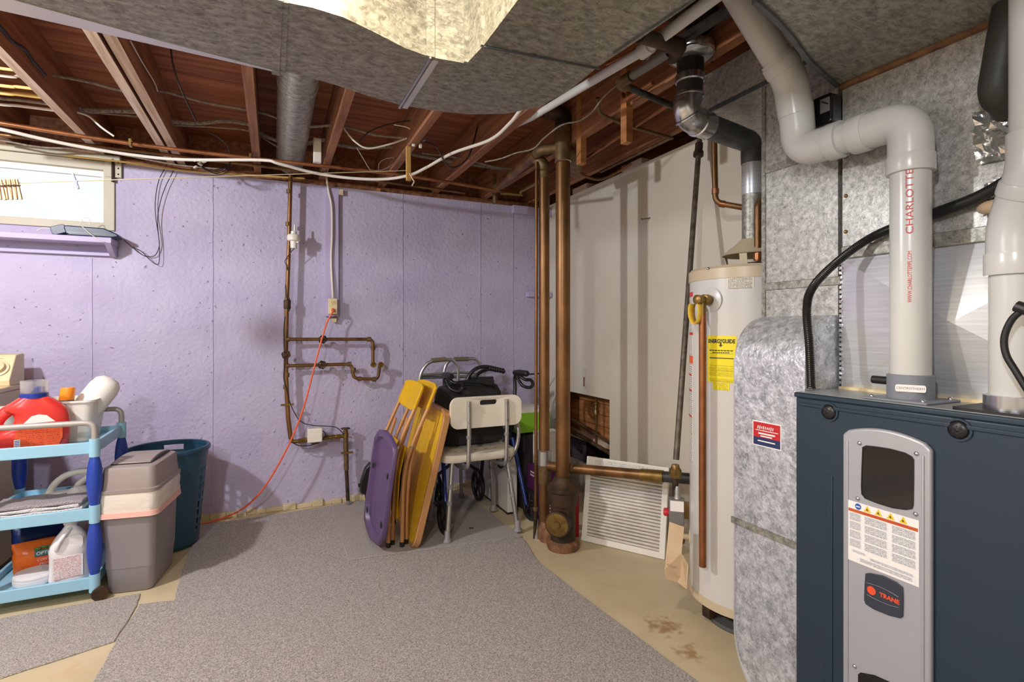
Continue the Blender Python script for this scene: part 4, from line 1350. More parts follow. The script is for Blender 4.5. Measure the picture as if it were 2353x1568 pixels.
# ------------------------------------------------------------------ filter
fa, fb = at(1336, 1243, Z=0), at(1527, 1288, Z=0)
fx = (fb - fa).normalized(); fw = (fb - fa).length
lean = Vector((-fx.y, fx.x, 0))
if lean.x < 0: lean = -lean
fh = .475
up_ = (Vector((0, 0, 1)) * math.cos(.17) + lean * math.sin(.17)).normalized()
fn = fx.cross(up_)
if fn.x > 0: fn = -fn
fm = Matrix(((fx.x, fn.x, up_.x, fa.x), (fx.y, fn.y, up_.y, fa.y), (fx.z, fn.z, up_.z, fa.z + .003), (0, 0, 0, 1)))
ff = thing('air_filter', 'white pleated furnace filter leaning against the wall behind the drain pipe', 'filter', fa)
rim = MB()
for (u0, u1, w0, w1) in ((0, fw, 0, .032), (0, fw, fh - .05, fh), (0, .03, .032, fh - .05), (fw - .03, fw, .032, fh - .05)):
    rim.box(u0, u1, -.022, .001, w0, w1, fm)
rim.build('card_frame', 'filter_card', ff)
nple = 22
for k in range(nple):
    z0_ = .034 + (fh - .086) * k / nple; z1_ = .034 + (fh - .086) * (k + 1) / nple
    h_ = z1_ - z0_
    pf_ = [(-.020, z0_), (-.003, z0_ + .02 * h_), (-.001, z0_ + .12 * h_), (-.001, z0_ + .58 * h_), (-.003, z0_ + .68 * h_), (-.0175, z0_ + .72 * h_), (-.0175, z1_), (-.020, z1_)]
    MB().prism(pf_, .03, fw - .03, 'x', fm).build('pleat', 'filter_pleat', ff, smooth=False)
MB().box(.05, fw - .05, .0012, .0016, fh - .04, fh - .012, fm).build('frame_print', 'print_box', ff)
MB().box(.06, .24, -.018, -.004, fh, fh + .0006, fm).build('green_print', 'leaf_print', ff)
MB().box(.30, fw - .02, -.018, -.004, fh, fh + .0006, fm).build('green_print', 'leaf_print', ff)
rfo = MB().box(-.01, .015, 0, .045, -.0, .26, Matrix.Translation(fa + Vector((.0, .05, 0)))).build('red_carton', 'sticker_red', bevel=.002)
tag(rfo, 'sliver of a red carton behind the white filter', 'carton')

# ------------------------------------------------------------------ copper lines on the purple wall
YP = YW - .085
def wp(px, py, off=0): return at(px, py, Y=YP - off)
cw = thing('copper_water_line', 'old copper water line with shutoff valves branching across the purple wall', 'pipe', wp(800, 1160))
tube([wp(668, 385), wp(664, 560), wp(659, 700)], .0135, 14).build('riser', 'copper_old', cw)
tube([wp(659, 700), wp(657, 780), wp(657, 860), wp(662, 960), wp(668, 1008)], .0145, 14).build('riser', 'copper_old', cw)
tube(fillet([wp(659, 780), wp(850, 780), wp(857, 786), wp(857, 836)], .03, 5), .0115, 12).build('branch', 'copper_old', cw)
tube(fillet([wp(659, 841), wp(807, 837), wp(813, 870), wp(868, 872), wp(873, 838)], .03, 5), .0115, 12).build('branch', 'copper_old', cw)
tube(fillet([wp(668, 1005), wp(671, 1016), wp(792, 1002)], .02, 4), .013, 12).build('meter_line', 'brass', cw)
tube([wp(794, 990), wp(796, 1080)], .0165, 14).build('drop', 'copper_dull', cw)
tube([wp(796, 1078), wp(800, 1160)], .0125, 14).build('drop', 'iron', cw)
MB().lathe([(.016, 0), (.016, .03), (.012, .034)], at(800, 1163, Z=0), 12).build('floor_sleeve', 'aluminium', cw)
for (x, y, a) in ((661, 780, (1, 0, 0)), (659, 841, (1, 0, 0)), (659, 862, (0, 0, 1)), (659, 815, (0, 0, 1)), (664, 440, (0, 0, 1)), (662, 515, (0, 0, 1)), (660, 690, (0, 0, 1)), (657, 890, (0, 0, 1)), (848, 780, (1, 0, 0)), (857, 800, (0, 0, 1)), (803, 837, (1, 0, 0)), (812, 850, (0, 0, 1)), (826, 871, (1, 0, 0)), (860, 872, (1, 0, 0)), (690, 1014, (1, 0, 0)), (700, 1012, (1, 0, 0)), (750, 1006, (1, 0, 0)), (765, 1005, (1, 0, 0)), (778, 1004, (1, 0, 0))):
    big = y > 1000
    MB().lathe([(.012, -.014), (.0165 if not big else .019, -.013), (.0165 if not big else .019, .013), (.012, .014)], wp(x, y), 10 if not big else 6, a).build('fitting', 'brass' if big else 'copper_dull', cw)
for (x, y) in ((857, 838), (874, 838)):
    q = wp(x, y)
    MB().lathe([(.012, -.01), (.016, -.005), (.02, .01), (.02, .03), (.013, .03), (.012, .015)], q, 14, (0, -1, 0)).build('spigot', 'brass', cw)
def valve(parent, x, y, ax=(0, -1, 0), r=.024):
    q = wp(x, y)
    ax = Vector(ax)
    bo_ = MB().lathe([(.02, -.016), (.02, .014), (.012, .02), (.008, .045)], q, 10, ax).build('valve_body', 'brass', parent)
    e1 = ax.orthogonal().normalized(); e2 = ax.cross(e1)
    hw_ = MB()
    hw_.tube([q + ax * .045 + e1 * (math.cos(t) * r * (1 + .08 * math.cos(6 * t))) + e2 * (math.sin(t) * r * (1 + .08 * math.cos(6 * t))) for t in [2 * math.pi * k / 36 for k in range(37)]], .0042, 6)
    for k in range(3):
        t = k * math.pi / 3
        hw_.tube([q + ax * .045 + (e1 * math.cos(t) + e2 * math.sin(t)) * r, q + ax * .045 - (e1 * math.cos(t) + e2 * math.sin(t)) * r], .003, 6)
    hw_.build('handwheel', 'iron', bo_)
valve(cw, 740, 780); valve(cw, 739, 838); valve(cw, 657, 815)
q = wp(794, 995)
valve(cw, 794, 1000, (0, 0, 1), .026)
for (x, y) in ((660, 930), (797, 1040)):
    q = wp(x, y)
    MB().bar(q + Vector((-.04, -.012, 0)), q + Vector((.04, -.012, 0)), .016, .012).build('pipe_clamp', 'brass', cw)
MB().lathe([(.018, -.03), (.022, -.028), (.022, .028), (.018, .03)], wp(660, 700), 12).build('pipe_clamp', 'iron', cw)
mb_ = thing('water_meter_box', 'white plastic water meter register on the brass pipe', 'meter', wp(722, 1018))
a, b = wp(706, 985, .02), wp(740, 1014, .02)
MB().box(a.x, b.x, a.y - .035, a.y + .045, b.z, a.z).build('case', 'white_plastic', mb_, bevel=.006)
MB().lathe([(.02, -.03), (.03, -.02), (.03, .012), (.026, .014)], wp(722, 1010), 14).build('meter_body', 'brass', mb_)
lk = thing('pipe_transmitter', 'white round transmitter with stub antenna strapped to the copper riser', 'transmitter', wp(675, 570, .03))
c_ = wp(675, 548, .03)
MB().lathe([(.018, .045), (.018, .028), (.038, .022), (.041, .012), (.041, -.012), (.036, -.018), (.022, -.02), (.02, -.065), (.012, -.068)], c_ + Vector((0, -.0, 0)), 22).build('housing', 'white_plastic', lk)
MB().lathe([(.006, .04), (.006, .09), (.003, .092)], c_ + Vector((.006, 0, 0)), 10).build('antenna', 'white_plastic', lk)
MB().lathe([(.008, -.03), (.008, -.018)], c_ + Vector((.024, -.012, 0)), 10).build('knob', 'white_plastic', lk)
# thin wire wrapped round the riser
wr_ = [wp(676, 572, .03), wp(668, 580, .03), wp(655, 600, .015), wp(660, 615, .02), wp(662, 640, -.012), wp(656, 660, .015), wp(660, 690, .02), wp(666, 710, 0), wp(654, 735, .015), wp(652, 780, .02), wp(654, 830, .02), wp(652, 870, .018), wp(661, 905, .02), wp(670, 935, .02), wp(690, 968, .02), wp(720, 978, .02), wp(770, 982, .02), wp(790, 998, .02)]
tag(tube(curve(wr_, 6), .0028, 6).build('ground_wire', 'black_rubber'), 'thin dark wire twisted down the old copper riser', 'wire')
tag(tube(curve([wp(672, 1018, .02), wp(690, 1025, .02), wp(712, 1024, .02), wp(735, 1016, .025), wp(748, 1000, .03), wp(742, 990, .03)], 6), .0035, 6).build('meter_wire', 'black_rubber'), 'black wire sagging under the white water meter register', 'wire')

# ------------------------------------------------------------------ outlet board
ob = thing('outlet_board', 'purple painted board strip mounting the outlet on the wall', 'board', at(765, 720, Y=YW - .02))
a, b = at(747, 425, Y=YW - .02), at(778, 728, Y=YW - .02)
box(a.x, b.x, YW - .028, YW, b.z, 2.205).build('strip', 'purple_paint', ob, bevel=.002)
q = at(770, 430, Y=YW - .03)
box(b.x, b.x + .03, YW - .03, YW, 2.16, 2.20).build('cleat', 'joist_pale', ob)
ou = thing('power_outlet', 'cream duplex outlet with an orange plug in the lower socket', 'outlet', at(765, 727, Y=YW - .03))
a, b = at(754.5, 686, Y=YW - .075), at(775, 722, Y=YW - .075)
box(a.x + .004, b.x - .004, YW - .07, YW - .028, b.z + .002, a.z - .002).build('back_box', 'aluminium', ou)
box(a.x, b.x, YW - .078, YW - .07, b.z, a.z).build('cover', 'outlet_cream', ou, bevel=.003)
cxo = (a.x + b.x) / 2; hz = (a.z - b.z)
for f_ in (.27, .73):
    zc_ = a.z - hz * f_
    so_ = MB().lathe([(.0165, 0), (.0165, .004)], (cxo, YW - .078, zc_), 20, (0, -1, 0)).build('socket', 'outlet_cream', ou)
    for dx in (-.006, .006):
        box(cxo + dx - .0012, cxo + dx + .0012, YW - .0828, YW - .0815, zc_, zc_ + .009).build('slot', 'dark_print', so_)
    MB().ball((cxo, YW - .082, zc_ - .008), .0026, 8).build('slot', 'dark_print', so_)
box(cxo - .03, cxo + .03, YW - .05, YW - .02, b.z - .024, b.z - .018).build('support_bracket', 'iron', ou)
box(cxo - .004, cxo + .028, YW - .035, YW - .022, b.z - .055, b.z - .026).build('bracket_label', 'cream_side', ou)
cc = [at(750, 405, Y=YW - .03), at(755, 440, Y=YW - .04), at(762, 475, Y=YW - .04), at(763, 540, Y=YW - .04), at(761, 600, Y=YW - .04), at(765, 685, Y=YW - .05)]
tag(tube(curve(cc, 8), .0075, 10).build('outlet_cable', 'white_cable'), 'pale cable running down the purple board to the outlet', 'cable')
ecd = thing('extension_cord', 'orange extension cord dropping from the outlet to the floor', 'cord', at(462, 1204, Z=0))
zc_ = a.z - hz * .73
MB().lathe([(.011, 0), (.012, .02), (.007, .034)], (cxo, YW - .082, zc_), 14, (0, -1, -.3)).build('plug', 'orange_cord', ecd)
ep = [Vector((cxo, YW - .113, zc_ - .008)), at(762, 722, Y=YW - .125), at(752, 740, Y=YW - .125), at(738, 785, Y=YW - .15), at(722, 845, Y=YW - .165), at(700, 930, Y=YW - .18), at(680, 985, Y=YW - .19), at(660, 1030, Y=YW - .2), at(630, 1085, Y=YW - .2), at(600, 1130, Y=YW - .19), at(560, 1168, Y=YW - .15), at(515, 1190, Z=.02), at(470, 1203, Z=.006), at(440, 1206, Z=.006)]
tube(curve(ep, 8), .0055, 8).build('cord', 'orange_cord', ecd)
# loop wires beside the window
for k, (pp, lab) in enumerate((([(384, 378), (365, 415), (357, 460), (358, 500), (364, 540), (366, 565), (358, 585), (345, 590), (325, 585), (300, 565), (285, 552)], 'black thin wire looping from the ceiling to the window ledge'), ([(399, 392), (380, 430), (367, 470), (362, 510), (366, 560), (366, 600), (360, 608), (345, 598), (325, 578), (305, 568)], 'second looser wire loop hanging beside the window ledge'))):
    tag(tube(curve([at(x, y, Y=YW - .02 - .01 * k) for x, y in pp], 6), .0022, 6).build('hanging_wire', 'black_rubber'), lab, 'wire')

# ------------------------------------------------------------------ ceiling pipes and cables
def run(name, pts, r, mat, label, cat='cable', n=8, sm=6):
    return tag(tube(curve(pts, sm), r, n).build(name, mat), label, cat)
run('copper_supply_line', [at(-60, 273, Z=2.238), at(300, 330, Z=2.238), at(600, 366, Z=2.238), at(930, 403, Z=2.238), at(1200, 448, Z=2.2)], .011, 'copper', 'long bright copper pipe clipped under the joists across the purple wall', 'pipe', 10, 3)
run('copper_supply_line', [Vector((-1.9, 3.62, 2.246)), Vector((-.4, 3.63, 2.246)), Vector((.5, 3.66, 2.246)), Vector((1.3, 3.7, 2.24))], .010, 'copper_old', 'darker copper pipe close under the joist ends by the wall', 'pipe', 10, 3)
run('white_cable', [at(-60, 288, Z=2.20), at(0, 297, Z=2.20), at(100, 320, Z=2.20), at(200, 340, Z=2.20), at(310, 357, Z=2.20), at(420, 367, Z=2.20), at(600, 368, Z=2.205), at(640, 376, Z=2.19), at(720, 397, Z=2.17), at(800, 409, Z=2.155), at(880, 412, Z=2.15), at(940, 403, Z=2.16), at(980, 385, Z=2.2), at(1040, 352, Z=2.25), at(1125, 322, Z=2.253), at(1170, 285, Z=2.253), at(1198, 250, Z=2.253)], .009, 'white_cable', 'thick white plastic cable sagging along the ceiling from window to duct', 'cable', 10)
YA = 3.02
def yc(px, py, Y): return at(px, py, Y=Y)
run('sheathed_cable', [yc(105, 170, YA), yc(200, 188, YA), yc(290, 210, YA), yc(362, 208, YA), yc(470, 235, YA), yc(566, 252, YA), yc(620, 265, YA), yc(690, 291, YA), yc(755, 289, YA), yc(800, 293, YA), yc(860, 310, YA), yc(935, 318, YA)], .0068, 'grey_cable', 'grey sheathed cable threaded through the joists nearer the duct')
YB = 3.38
run('cloth_cable', [yc(160, 240, YB), yc(190, 252, YB), yc(330, 258, YB), yc(388, 277, YB), yc(450, 283, YB), yc(520, 278, YB), yc(580, 288, YB), yc(610, 312, YB), yc(680, 333, YB), yc(745, 322, YB), yc(775, 331, YB), yc(830, 340, YB), yc(905, 338, YB), yc(945, 354, YB), yc(1060, 374, YB), yc(1180, 392, YB)], .0125, 'cloth_cable', 'fat fraying cloth insulated cable threaded through the joists')
run('sheathed_cable', [yc(175, 256, YB + .03), yc(250, 262, YB + .03), yc(330, 270, YB + .03), yc(400, 287, YB + .03), yc(500, 293, YB + .03), yc(580, 303, YB + .03), yc(640, 338, YB + .03), yc(700, 345, YB + .03)], .005, 'grey_cable', 'thin grey cable just under the fraying cloth cable')
run('sheathed_cable', [yc(178, 258, 3.30), yc(205, 268, 3.3), yc(232, 292, 3.3), yc(262, 313, 3.32)], .005, 'white_cable', 'short pale cable dropping from the second joist to the copper pipe')
run('sheathed_cable', [yc(790, 295, 2.98), yc(815, 325, 2.98), yc(845, 341, 2.98), yc(890, 333, 2.98), yc(935, 318, 2.98)], .005, 'white_cable', 'pale cable drooping in a bow between the middle joists')
run('telephone_wire', [yc(392, 110, 2.6), yc(398, 150, 2.62), yc(412, 195, 2.65), yc(432, 240, 2.7), yc(450, 277, 2.75)], .0035, 'black_rubber', 'thin dark wire hanging in the bay right of the double joist')
run('telephone_wire', [yc(470, 300, 3.3), yc(500, 315, 3.3), yc(522, 335, 3.32), yc(528, 352, 3.35)], .003, 'black_rubber', 'short dark wire dropping to the copper pipe beside the third joist')
xj = -.935 + .024
run('joist_cable', [at(-30, 35, X=xj), at(0, 62, X=xj), at(28, 95, X=xj), at(55, 112, X=xj), at(75, 140, X=xj), at(103, 172, X=xj)], .0075, 'black_rubber', 'black cable stapled down the side of the first joist')
xj = -.532 + .026
run('joist_wire', [at(300, 95, X=xj), at(322, 135, X=xj), at(340, 165, X=xj), at(355, 190, X=xj), at(362, 210, X=xj)], .003, 'white_cable', 'thin pale wire lying on the side of the double joist')
for k, (ya_, yb_, m_, r_, lab) in enumerate(((155, 165, 'yellow_cable', .006, 'yellow cable highest in the bundle at the window bay'), (172, 178, 'white_cable', .006, 'pale cable second in the bundle at the window bay'), (195, 204, 'yellow_cable', .007, 'yellow cable in the middle of the window bay bundle'), (212, 220, 'yellow_cable', .009, 'thick yellow cloth cable in the window bay bundle'), (225, 235, 'grey_cable', .007, 'grey cable near the bottom of the window bay bundle'), (239, 247, 'white_cable', .007, 'lowest pale cable of the window bay bundle'))):
    Yk = 2.75 + .1 * k
    p0 = at(-40, ya_ - 4, Y=Yk); p1 = at(40, (ya_ + yb_) / 2, Y=Yk)
    p2 = Vector((-.96, Yk, p1.z + .002)); 
    run('bundle_cable', [Vector((-1.9, Yk, p0.z)), p0, p1, p2], r_, m_, lab)
# wires around the middle joists
YC = 2.9
run('coax_wire', [yc(825, 326, YC), yc(850, 302, YC), yc(900, 284, YC), yc(945, 278, YC), yc(965, 286, YC), yc(974, 312, YC), yc(976, 322, YC)], .0035, 'black_rubber', 'dark coax wire arching up to the white connectors')
run('coax_wire', [yc(975, 326, YC), yc(1000, 335, YC), yc(1013, 355, YC), yc(1028, 380, YC), yc(1050, 383, YC), yc(1075, 362, YC), yc(1090, 320, YC), yc(1104, 262, YC)], .0042, 'black_rubber', 'dark coax wire hanging in a deep loop below the round elbow')
run('thin_wire', [yc(905, 287, YC), yc(935, 293, YC), yc(950, 305, YC), yc(950, 328, YC)], .0028, 'white_cable', 'thin pale wire ending in a connector by the fifth joist')
run('thin_wire', [yc(820, 340, 3.0), yc(835, 365, 3.0), yc(847, 385, 3.0), yc(855, 392, 3.0), yc(880, 390, 3.0), yc(905, 376, 3.0), yc(925, 350, 3.0)], .0028, 'grey_cable', 'thin grey wire curling under the fifth joist')
run('thin_wire', [yc(870, 390, 2.95), yc(872, 375, 2.95), yc(885, 366, 2.95), yc(905, 362, 2.95)], .0025, 'grey_cable', 'tiny wire curl beside the fifth joist')
for (x, y, lab) in ((950, 330, 'white plastic coax connector nearer the purple wall'), (975, 318, 'metal coax connector at the end of the dark wire'), (966, 334, 'white snap connector hanging between the two coax ends')):
    q = yc(x, y, YC)
    tag(MB().box(q.x - .008, q.x + .008, q.y - .006, q.y + .006, q.z - .016, q.z + .01).build('cable_connector', 'white_plastic' if x != 975 else 'aluminium', bevel=.002), lab, 'connector')
run('thin_wire', [at(1115, 372, Y=2.7), at(1150, 365, Y=2.6), at(1185, 352, Y=2.5), at(1225, 342, Y=2.42), at(1250, 318, Y=2.35), at(1290, 288, Y=2.25), at(1330, 278, Y=2.2), at(1360, 258, Y=2.1), at(1385, 225, Y=2.0), at(1415, 198, Y=1.9), at(1470, 160, Y=1.75), at(1500, 115, Y=1.6)], .004, 'grey_cable', 'grey wire wandering from the big drain stack up to the flue collar')
run('sheathed_cable', [at(970, 352, Y=3.2), at(1050, 362, Y=3.2), at(1130, 382, Y=3.2), at(1190, 390, Y=3.2)], .006, 'grey_cable', 'grey cable passing behind the sixth joist towards the corner')
bx_ = at(729, 355, Y=3.3)
tag(box(bx_.x - .022, bx_.x + .022, bx_.y - .02, bx_.y + .02, bx_.z - .05, 2.35).build('junction_box', 'white_cable', bevel=.003), 'small pale junction box beside the round duct', 'junction box')
# little pipe hooks on the copper line
for x in (300, 575, 745):
    q = at(x, 330 + (x - 300) * .12, Z=2.238)
    tag(MB().ring([(q.y - .018, q.z - .016), (q.y + .018, q.z - .016), (q.y + .018, JB), (q.y - .018, JB)], [(q.y - .0125, q.z - .0115), (q.y + .0125, q.z - .0115), (q.y + .0125, JB - .003), (q.y - .0125, JB - .003)], q.x - .006, q.x + .006, 'x').build('pipe_strap', 'brass'), {300: 'brass pipe strap under the double joist', 575: 'brass pipe strap under the third joist', 745: 'brass pipe strap next to the round duct'}[x], 'strap')
# cables along the top of the wall near the window
run('wall_top_cable', [at(150, 358, Y=3.78), at(280, 372, Y=3.78), at(420, 392, Y=3.79), at(560, 402, Y=3.79), at(700, 410, Y=3.79)], .006, 'yellow_cable', 'yellowish cable lying along the top of the purple wall')
run('wall_top_cable', [at(0, 322, Y=3.7), at(90, 338, Y=3.7), at(170, 342, Y=3.72), at(260, 352, Y=3.74), at(400, 378, Y=3.76), at(520, 390, Y=3.76)], .005, 'grey_cable', 'thin grey cable strung above the window header')
q = at(460, 380, Y=3.6)
cl2 = thing('wire_cluster', 'clump of white wire nuts and dark wires under the joists', 'wires', q)
for k in range(5):
    d_ = Vector((random.uniform(-.03, .06), random.uniform(-.03, .03), random.uniform(-.02, .02)))
    MB().lathe([(.008, 0), (.006, .02), (.002, .024)], q + d_, 8, (random.uniform(-1, 1), -.5, random.uniform(-.5, 1))).build('wire_nut', 'white_plastic', cl2)
for k in range(4):
    tube(curve([q + Vector((.0, 0, .0)), q + Vector((.03 + .02 * k, -.02, -.03 - .006 * k)), q + Vector((.09 + .02 * k, -.02, -.02)), q + Vector((.16, .0, .03 + .01 * k))], 6), .0025, 5).build('loose_wire', 'black_rubber', cl2)
# clothesline with pegs
c0_, c1_ = at(30, 421, D=2.12), at(938, 392, D=2.92)
cdir = (c1_ - c0_)
tag(tube([c0_ - cdir * .45, c0_, c1_], .0022, 6).build('clothesline', 'line_string'), 'thin cream clothesline strung past the window', 'clothesline')
pegs = [(-12, 'clothespin'), (6, 'clothespin'), (20, 'clothespin'), (30, 'clothespin'), (40, 'clothespin')]
plab = ['wooden clothespin cut off by the picture edge', 'wooden clothespin with a yellowed face left of the gap', 'wooden clothespin just right of the gap', 'middle wooden clothespin of the close trio on the line', 'wooden clothespin at the right end of the trio']
for k, (x, m_) in enumerate(pegs):
    t = (x - 30) / (938 - 30)
    o_ = c0_ + (cdir) * (t * .78)
    pg = thing('clothespin', plab[k], 'clothespin', o_, 'clothespins on the line')
    for s_ in (-1, 1):
        MB().bar(o_ + Vector((.004 * s_ - .006, -.003, .014)), o_ + Vector((.007 * s_ + .006, -.003, -.066)), .006, .010, (0, 1, 0)).build('prong', m_, pg, bevel=.001)
    MB().tube([o_ + Vector((-.012, -.010, -.012)), o_ + Vector((.012, -.010, -.012))], .003, 6).build('spring', 'iron', pg)
t = (163 - 30) / (938 - 30) * .82
o_ = c0_ + cdir * t
gp = thing('clothespin', 'slim grey plastic clothespin alone on the line before the window', 'clothespin', o_)
MB().bar(o_ + Vector((-.010, 0, .032)), o_ + Vector((.010, 0, -.032)), .008, .008, (0, 1, 0)).build('prong', 'grey_peg', gp, bevel=.001)
MB().bar(o_ + Vector((-.003, -.005, .004)), o_ + Vector((.008, -.005, -.003)), .006, .006, (0, 1, 0)).build('spring', 'grey_peg', gp)
wt = at(938, 362, D=2.92)
stk = thing('wooden_stake', 'short split wooden stake hanging under the fifth joist holding the clothesline', 'stake', wt - Vector((0, 0, .13)))
MB().bar(wt + Vector((0, 0, .06)), wt + Vector((.002, 0, -.13)), .026, .02, (0, 1, 0)).build('slat', 'wood_stake', stk, bevel=.002)
tube(curve([wt + Vector((.004, -.014, -.09)), wt + Vector((.02, -.014, -.12)), wt + Vector((.03, -.014, -.135)), wt + Vector((.018, -.014, -.16))], 5), .004, 6).build('knot', 'line_string', stk)

# round branch duct in the joist bay
rd = thing('round_duct', 'round galvanized branch duct in the joist bay before the purple wall', 'duct', (.1, 3.0, 2.27))
tube([(.098, 1.5, 2.345), (.098, 2.55, 2.345)], .088, 30).build('pipe_section', 'galv', rd)
tube([(.098, 2.54, 2.345), (.098, 3.80, 2.345)], .086, 30).build('pipe_section', 'galv', rd)
MB().lathe([(.087, -.006), (.0905, -.003), (.0905, .003), (.087, .006)], (.098, 2.55, 2.345), 30, (0, 1, 0)).build('bead', 'galv', rd)

# white drain line along the trunk, iron pipes beside it
pv = thing('condensate_pipe', 'white plastic pipe running along the trunk duct with printed lettering', 'pipe', at(1485, 100, Z=2.1))
w0, w1, w2 = at(1660, -20, Z=2.12), at(1490, 97, Z=2.12), None
dirp = Vector((w1.x - w0.x, w1.y - w0.y, 0)).normalized()
dirp = Vector((0.0, 1, 0))
w1 = Vector((w0.x, at(1487, 97, X=w0.x).y, 2.12))
tube([Vector((w0.x, -.6, 2.12)), w1], .0185, 18).build('pipe', 'pvc', pv)
MB().lathe([(.018, 0), (.024, .002), (.024, .05), (.017, .052)], w1 - Vector((0, .02, 0)), 20, (0, 1, 0)).build('coupling', 'pvc', pv)
we = at(1222, 270, X=1.166)
tube([w1, we, we + Vector((.012, .5, .09))], .0165, 18).build('pipe', 'pvc', pv)
text('lettering', 'CHARLOTTE PIPE', .013, 'dark_print', pv, (w0.x - .0035, (at(1440, 125, X=w0.x).y + at(1345, 190, X=w0.x).y) / 2, 2.12 - .0175), (0, -1, -.0), (1, 0, 0), squash=1.5)
ip = thing('iron_gas_line', 'black iron gas line with elbow crossing under the joists', 'gas pipe', at(1425, 190, Z=2.2))
tube([at(1427, 190, Z=2.20), at(1535, 122, Z=2.22)], .017, 14).build('iron_pipe', 'control_grey', ip)
tube([at(1424, 192, Z=2.20), at(1560, 250, Z=2.15)], .013, 14).build('iron_pipe', 'black_pipe', ip)
tube(fillet([at(1450, 176, Z=2.20), at(1422, 192, Z=2.20), at(1440, 201, Z=2.195)], .03, 6), .021, 14).build('elbow', 'copper_dull', ip)
tube([at(1468, 80, Z=2.062), at(1535, 102, Z=2.13)], .021, 14).build('iron_pipe', 'iron', ip)
tube(fillet([at(1526, 99, Z=2.13), at(1562, 106, Z=2.2), at(1545, 130, Z=2.23)], .03, 5), .027, 14).build('tee_fitting', 'iron', ip)
tube([at(1545, 105, Z=2.24), at(1700, 8, Z=2.24)], .018, 14).build('iron_pipe', 'black_pipe', ip)
sc_ = thing('cast_iron_stack', 'short dark cast iron stack end above the flue collar', 'pipe', at(1610, 85, Z=2.3))
q = Vector((1.46, 1.50, 2.40))
tube([q + Vector((-.16, -.02, .0)), q + Vector((.16, .02, .0))], .055, 18).build('iron_pipe', 'iron', sc_)
cu1 = thing('copper_branch_line', 'thin copper branch lines wandering under the right hand joists', 'pipe', at(1380, 260, Z=2.24))
tube(fillet([at(1373, 225, Z=2.30), at(1376, 262, Z=2.25), at(1440, 288, Z=2.24), at(1545, 318, Z=2.24)], .03, 5), .009, 10).build('copper_pipe', 'copper_dull', cu1)
tube(fillet([at(1432, 215, Z=2.30), at(1434, 232, Z=2.26), at(1500, 190, Z=2.255)], .03, 5), .010, 10).build('copper_pipe', 'copper', cu1)
tube([at(1345, 365, Z=2.245), at(1545, 235, Z=2.245)], .009, 10).build('copper_pipe', 'copper', cu1)
tube(fillet([at(1380, 395, Z=2.24), at(1540, 318, Z=2.24)], .03, 5), .009, 10).build('copper_pipe', 'copper_dull', cu1)
tube(curve([at(1310, 385, Z=2.18), at(1345, 405, Z=2.17), at(1380, 412, Z=2.17), at(1420, 395, Z=2.2), at(1450, 375, Z=2.24)], 6), .009, 10).build('copper_pipe', 'copper_old', cu1)
cu2 = thing('copper_branch_line', 'copper line with elbow ending near the corner above the purple wall', 'pipe', at(1190, 445, Y=3.4))
tube(fillet([at(1245, 415, Y=2.8), at(1197, 440, Y=3.35), at(1196, 448, Y=3.35), at(1150, 444, Y=3.4)], .025, 5), .010, 10).build('copper_pipe', 'brass', cu2)
run('copper_supply_line', [at(1395, 150, Z=2.18), at(1530, 78, Z=2.18)], .006, 'copper', 'slim bright copper tube parallel to the white pipe', 'pipe', 8, 3)
tag(tube([at(1138, 400, Y=3.6), at(1138, 468, Y=3.6)], .02, 12).build('corner_pipe', 'copper_dull'), 'short brown pipe going into the sill above the purple wall', 'pipe')
q = at(870, 430, Y=YW - .01)
tag(box(q.x - .012, q.x + .012, YW - .02, YW, q.z - .03, 2.24).build('wood_chip', 'board'), 'small brown wood scrap hanging at the wall top', 'wood scrap')

# ------------------------------------------------------------------ window ledge and its things
WS = 1.655
ws_ = thing('window_ledge', 'purple painted wooden ledge with slanted end bracket under the window', 'shelf', (-1.3, YW - .06, WS))
xe = at(250, 548, Y=YW - .15).x
zt_ = at(250, 546, Y=YW - .15).z
box(-2.3, xe + .012, YW - .15, YW, zt_ - .032, zt_).build('top_board', 'purple_paint', ws_, bevel=.003)
box(-2.3, xe - .01, YW - .03, YW, WS, zt_ - .075).build('wall_cleat', 'purple_paint', ws_, bevel=.002)
MB().prism([(YW - .148, zt_ - .032), (YW, zt_ - .032), (YW, WS - .004), (YW - .035, WS - .004)], xe - .022, xe + .008, 'x').build('end_bracket', 'purple_paint', ws_, bevel=.002)
def facing(p):
    p = Vector(p)
    d = Vector((p.x, p.y, 0)).normalized()
    r = Vector((d.y, -d.x, 0))
    return Matrix(((r.x, d.x, 0, p.x), (r.y, d.y, 0, p.y), (0, 0, 1, p.z), (0, 0, 0, 1)))
p = at(215, 545, Y=YW - .10); p.z = zt_
rt_ = thing('router', 'flat slate blue router box lying on the window ledge', 'router', p)
mt = Matrix.Translation(p)
MB().prism([(-.115, .014), (-.125, .046), (-.115, .056), (.06, .052), (.125, .022), (.13, .008), (.10, 0), (-.10, 0)], -.05, .05, 'y', mt).build('case', 'device_blue', rt_, bevel=.006)
MB().box(-.11, .10, -.0505, -.05, .014, .02, mt).build('vent_line', 'black_plastic', rt_)
p = at(143, 530, Y=YW - .10); p.z = zt_
ad = thing('power_adapter', 'small dark power adapter tilted on the window ledge', 'adapter', p)
mt = Matrix.Translation(p) @ Matrix.Rotation(.35, 4, 'Y') 
MB().prism(rrect(-.035, .035, .0, .05, .014), -.03, .03, 'y', Matrix.Translation(p + Vector((0, 0, .008))) @ Matrix.Rotation(-.35, 4, 'Y')).build('case', 'device_blue', ad, bevel=.003)
MB().box(.035, .06, -.02, .02, .02, .045, Matrix.Translation(p + Vector((0, 0, .0))) @ Matrix.Rotation(-.35, 4, 'Y')).build('plug_face', 'cream_side', ad)
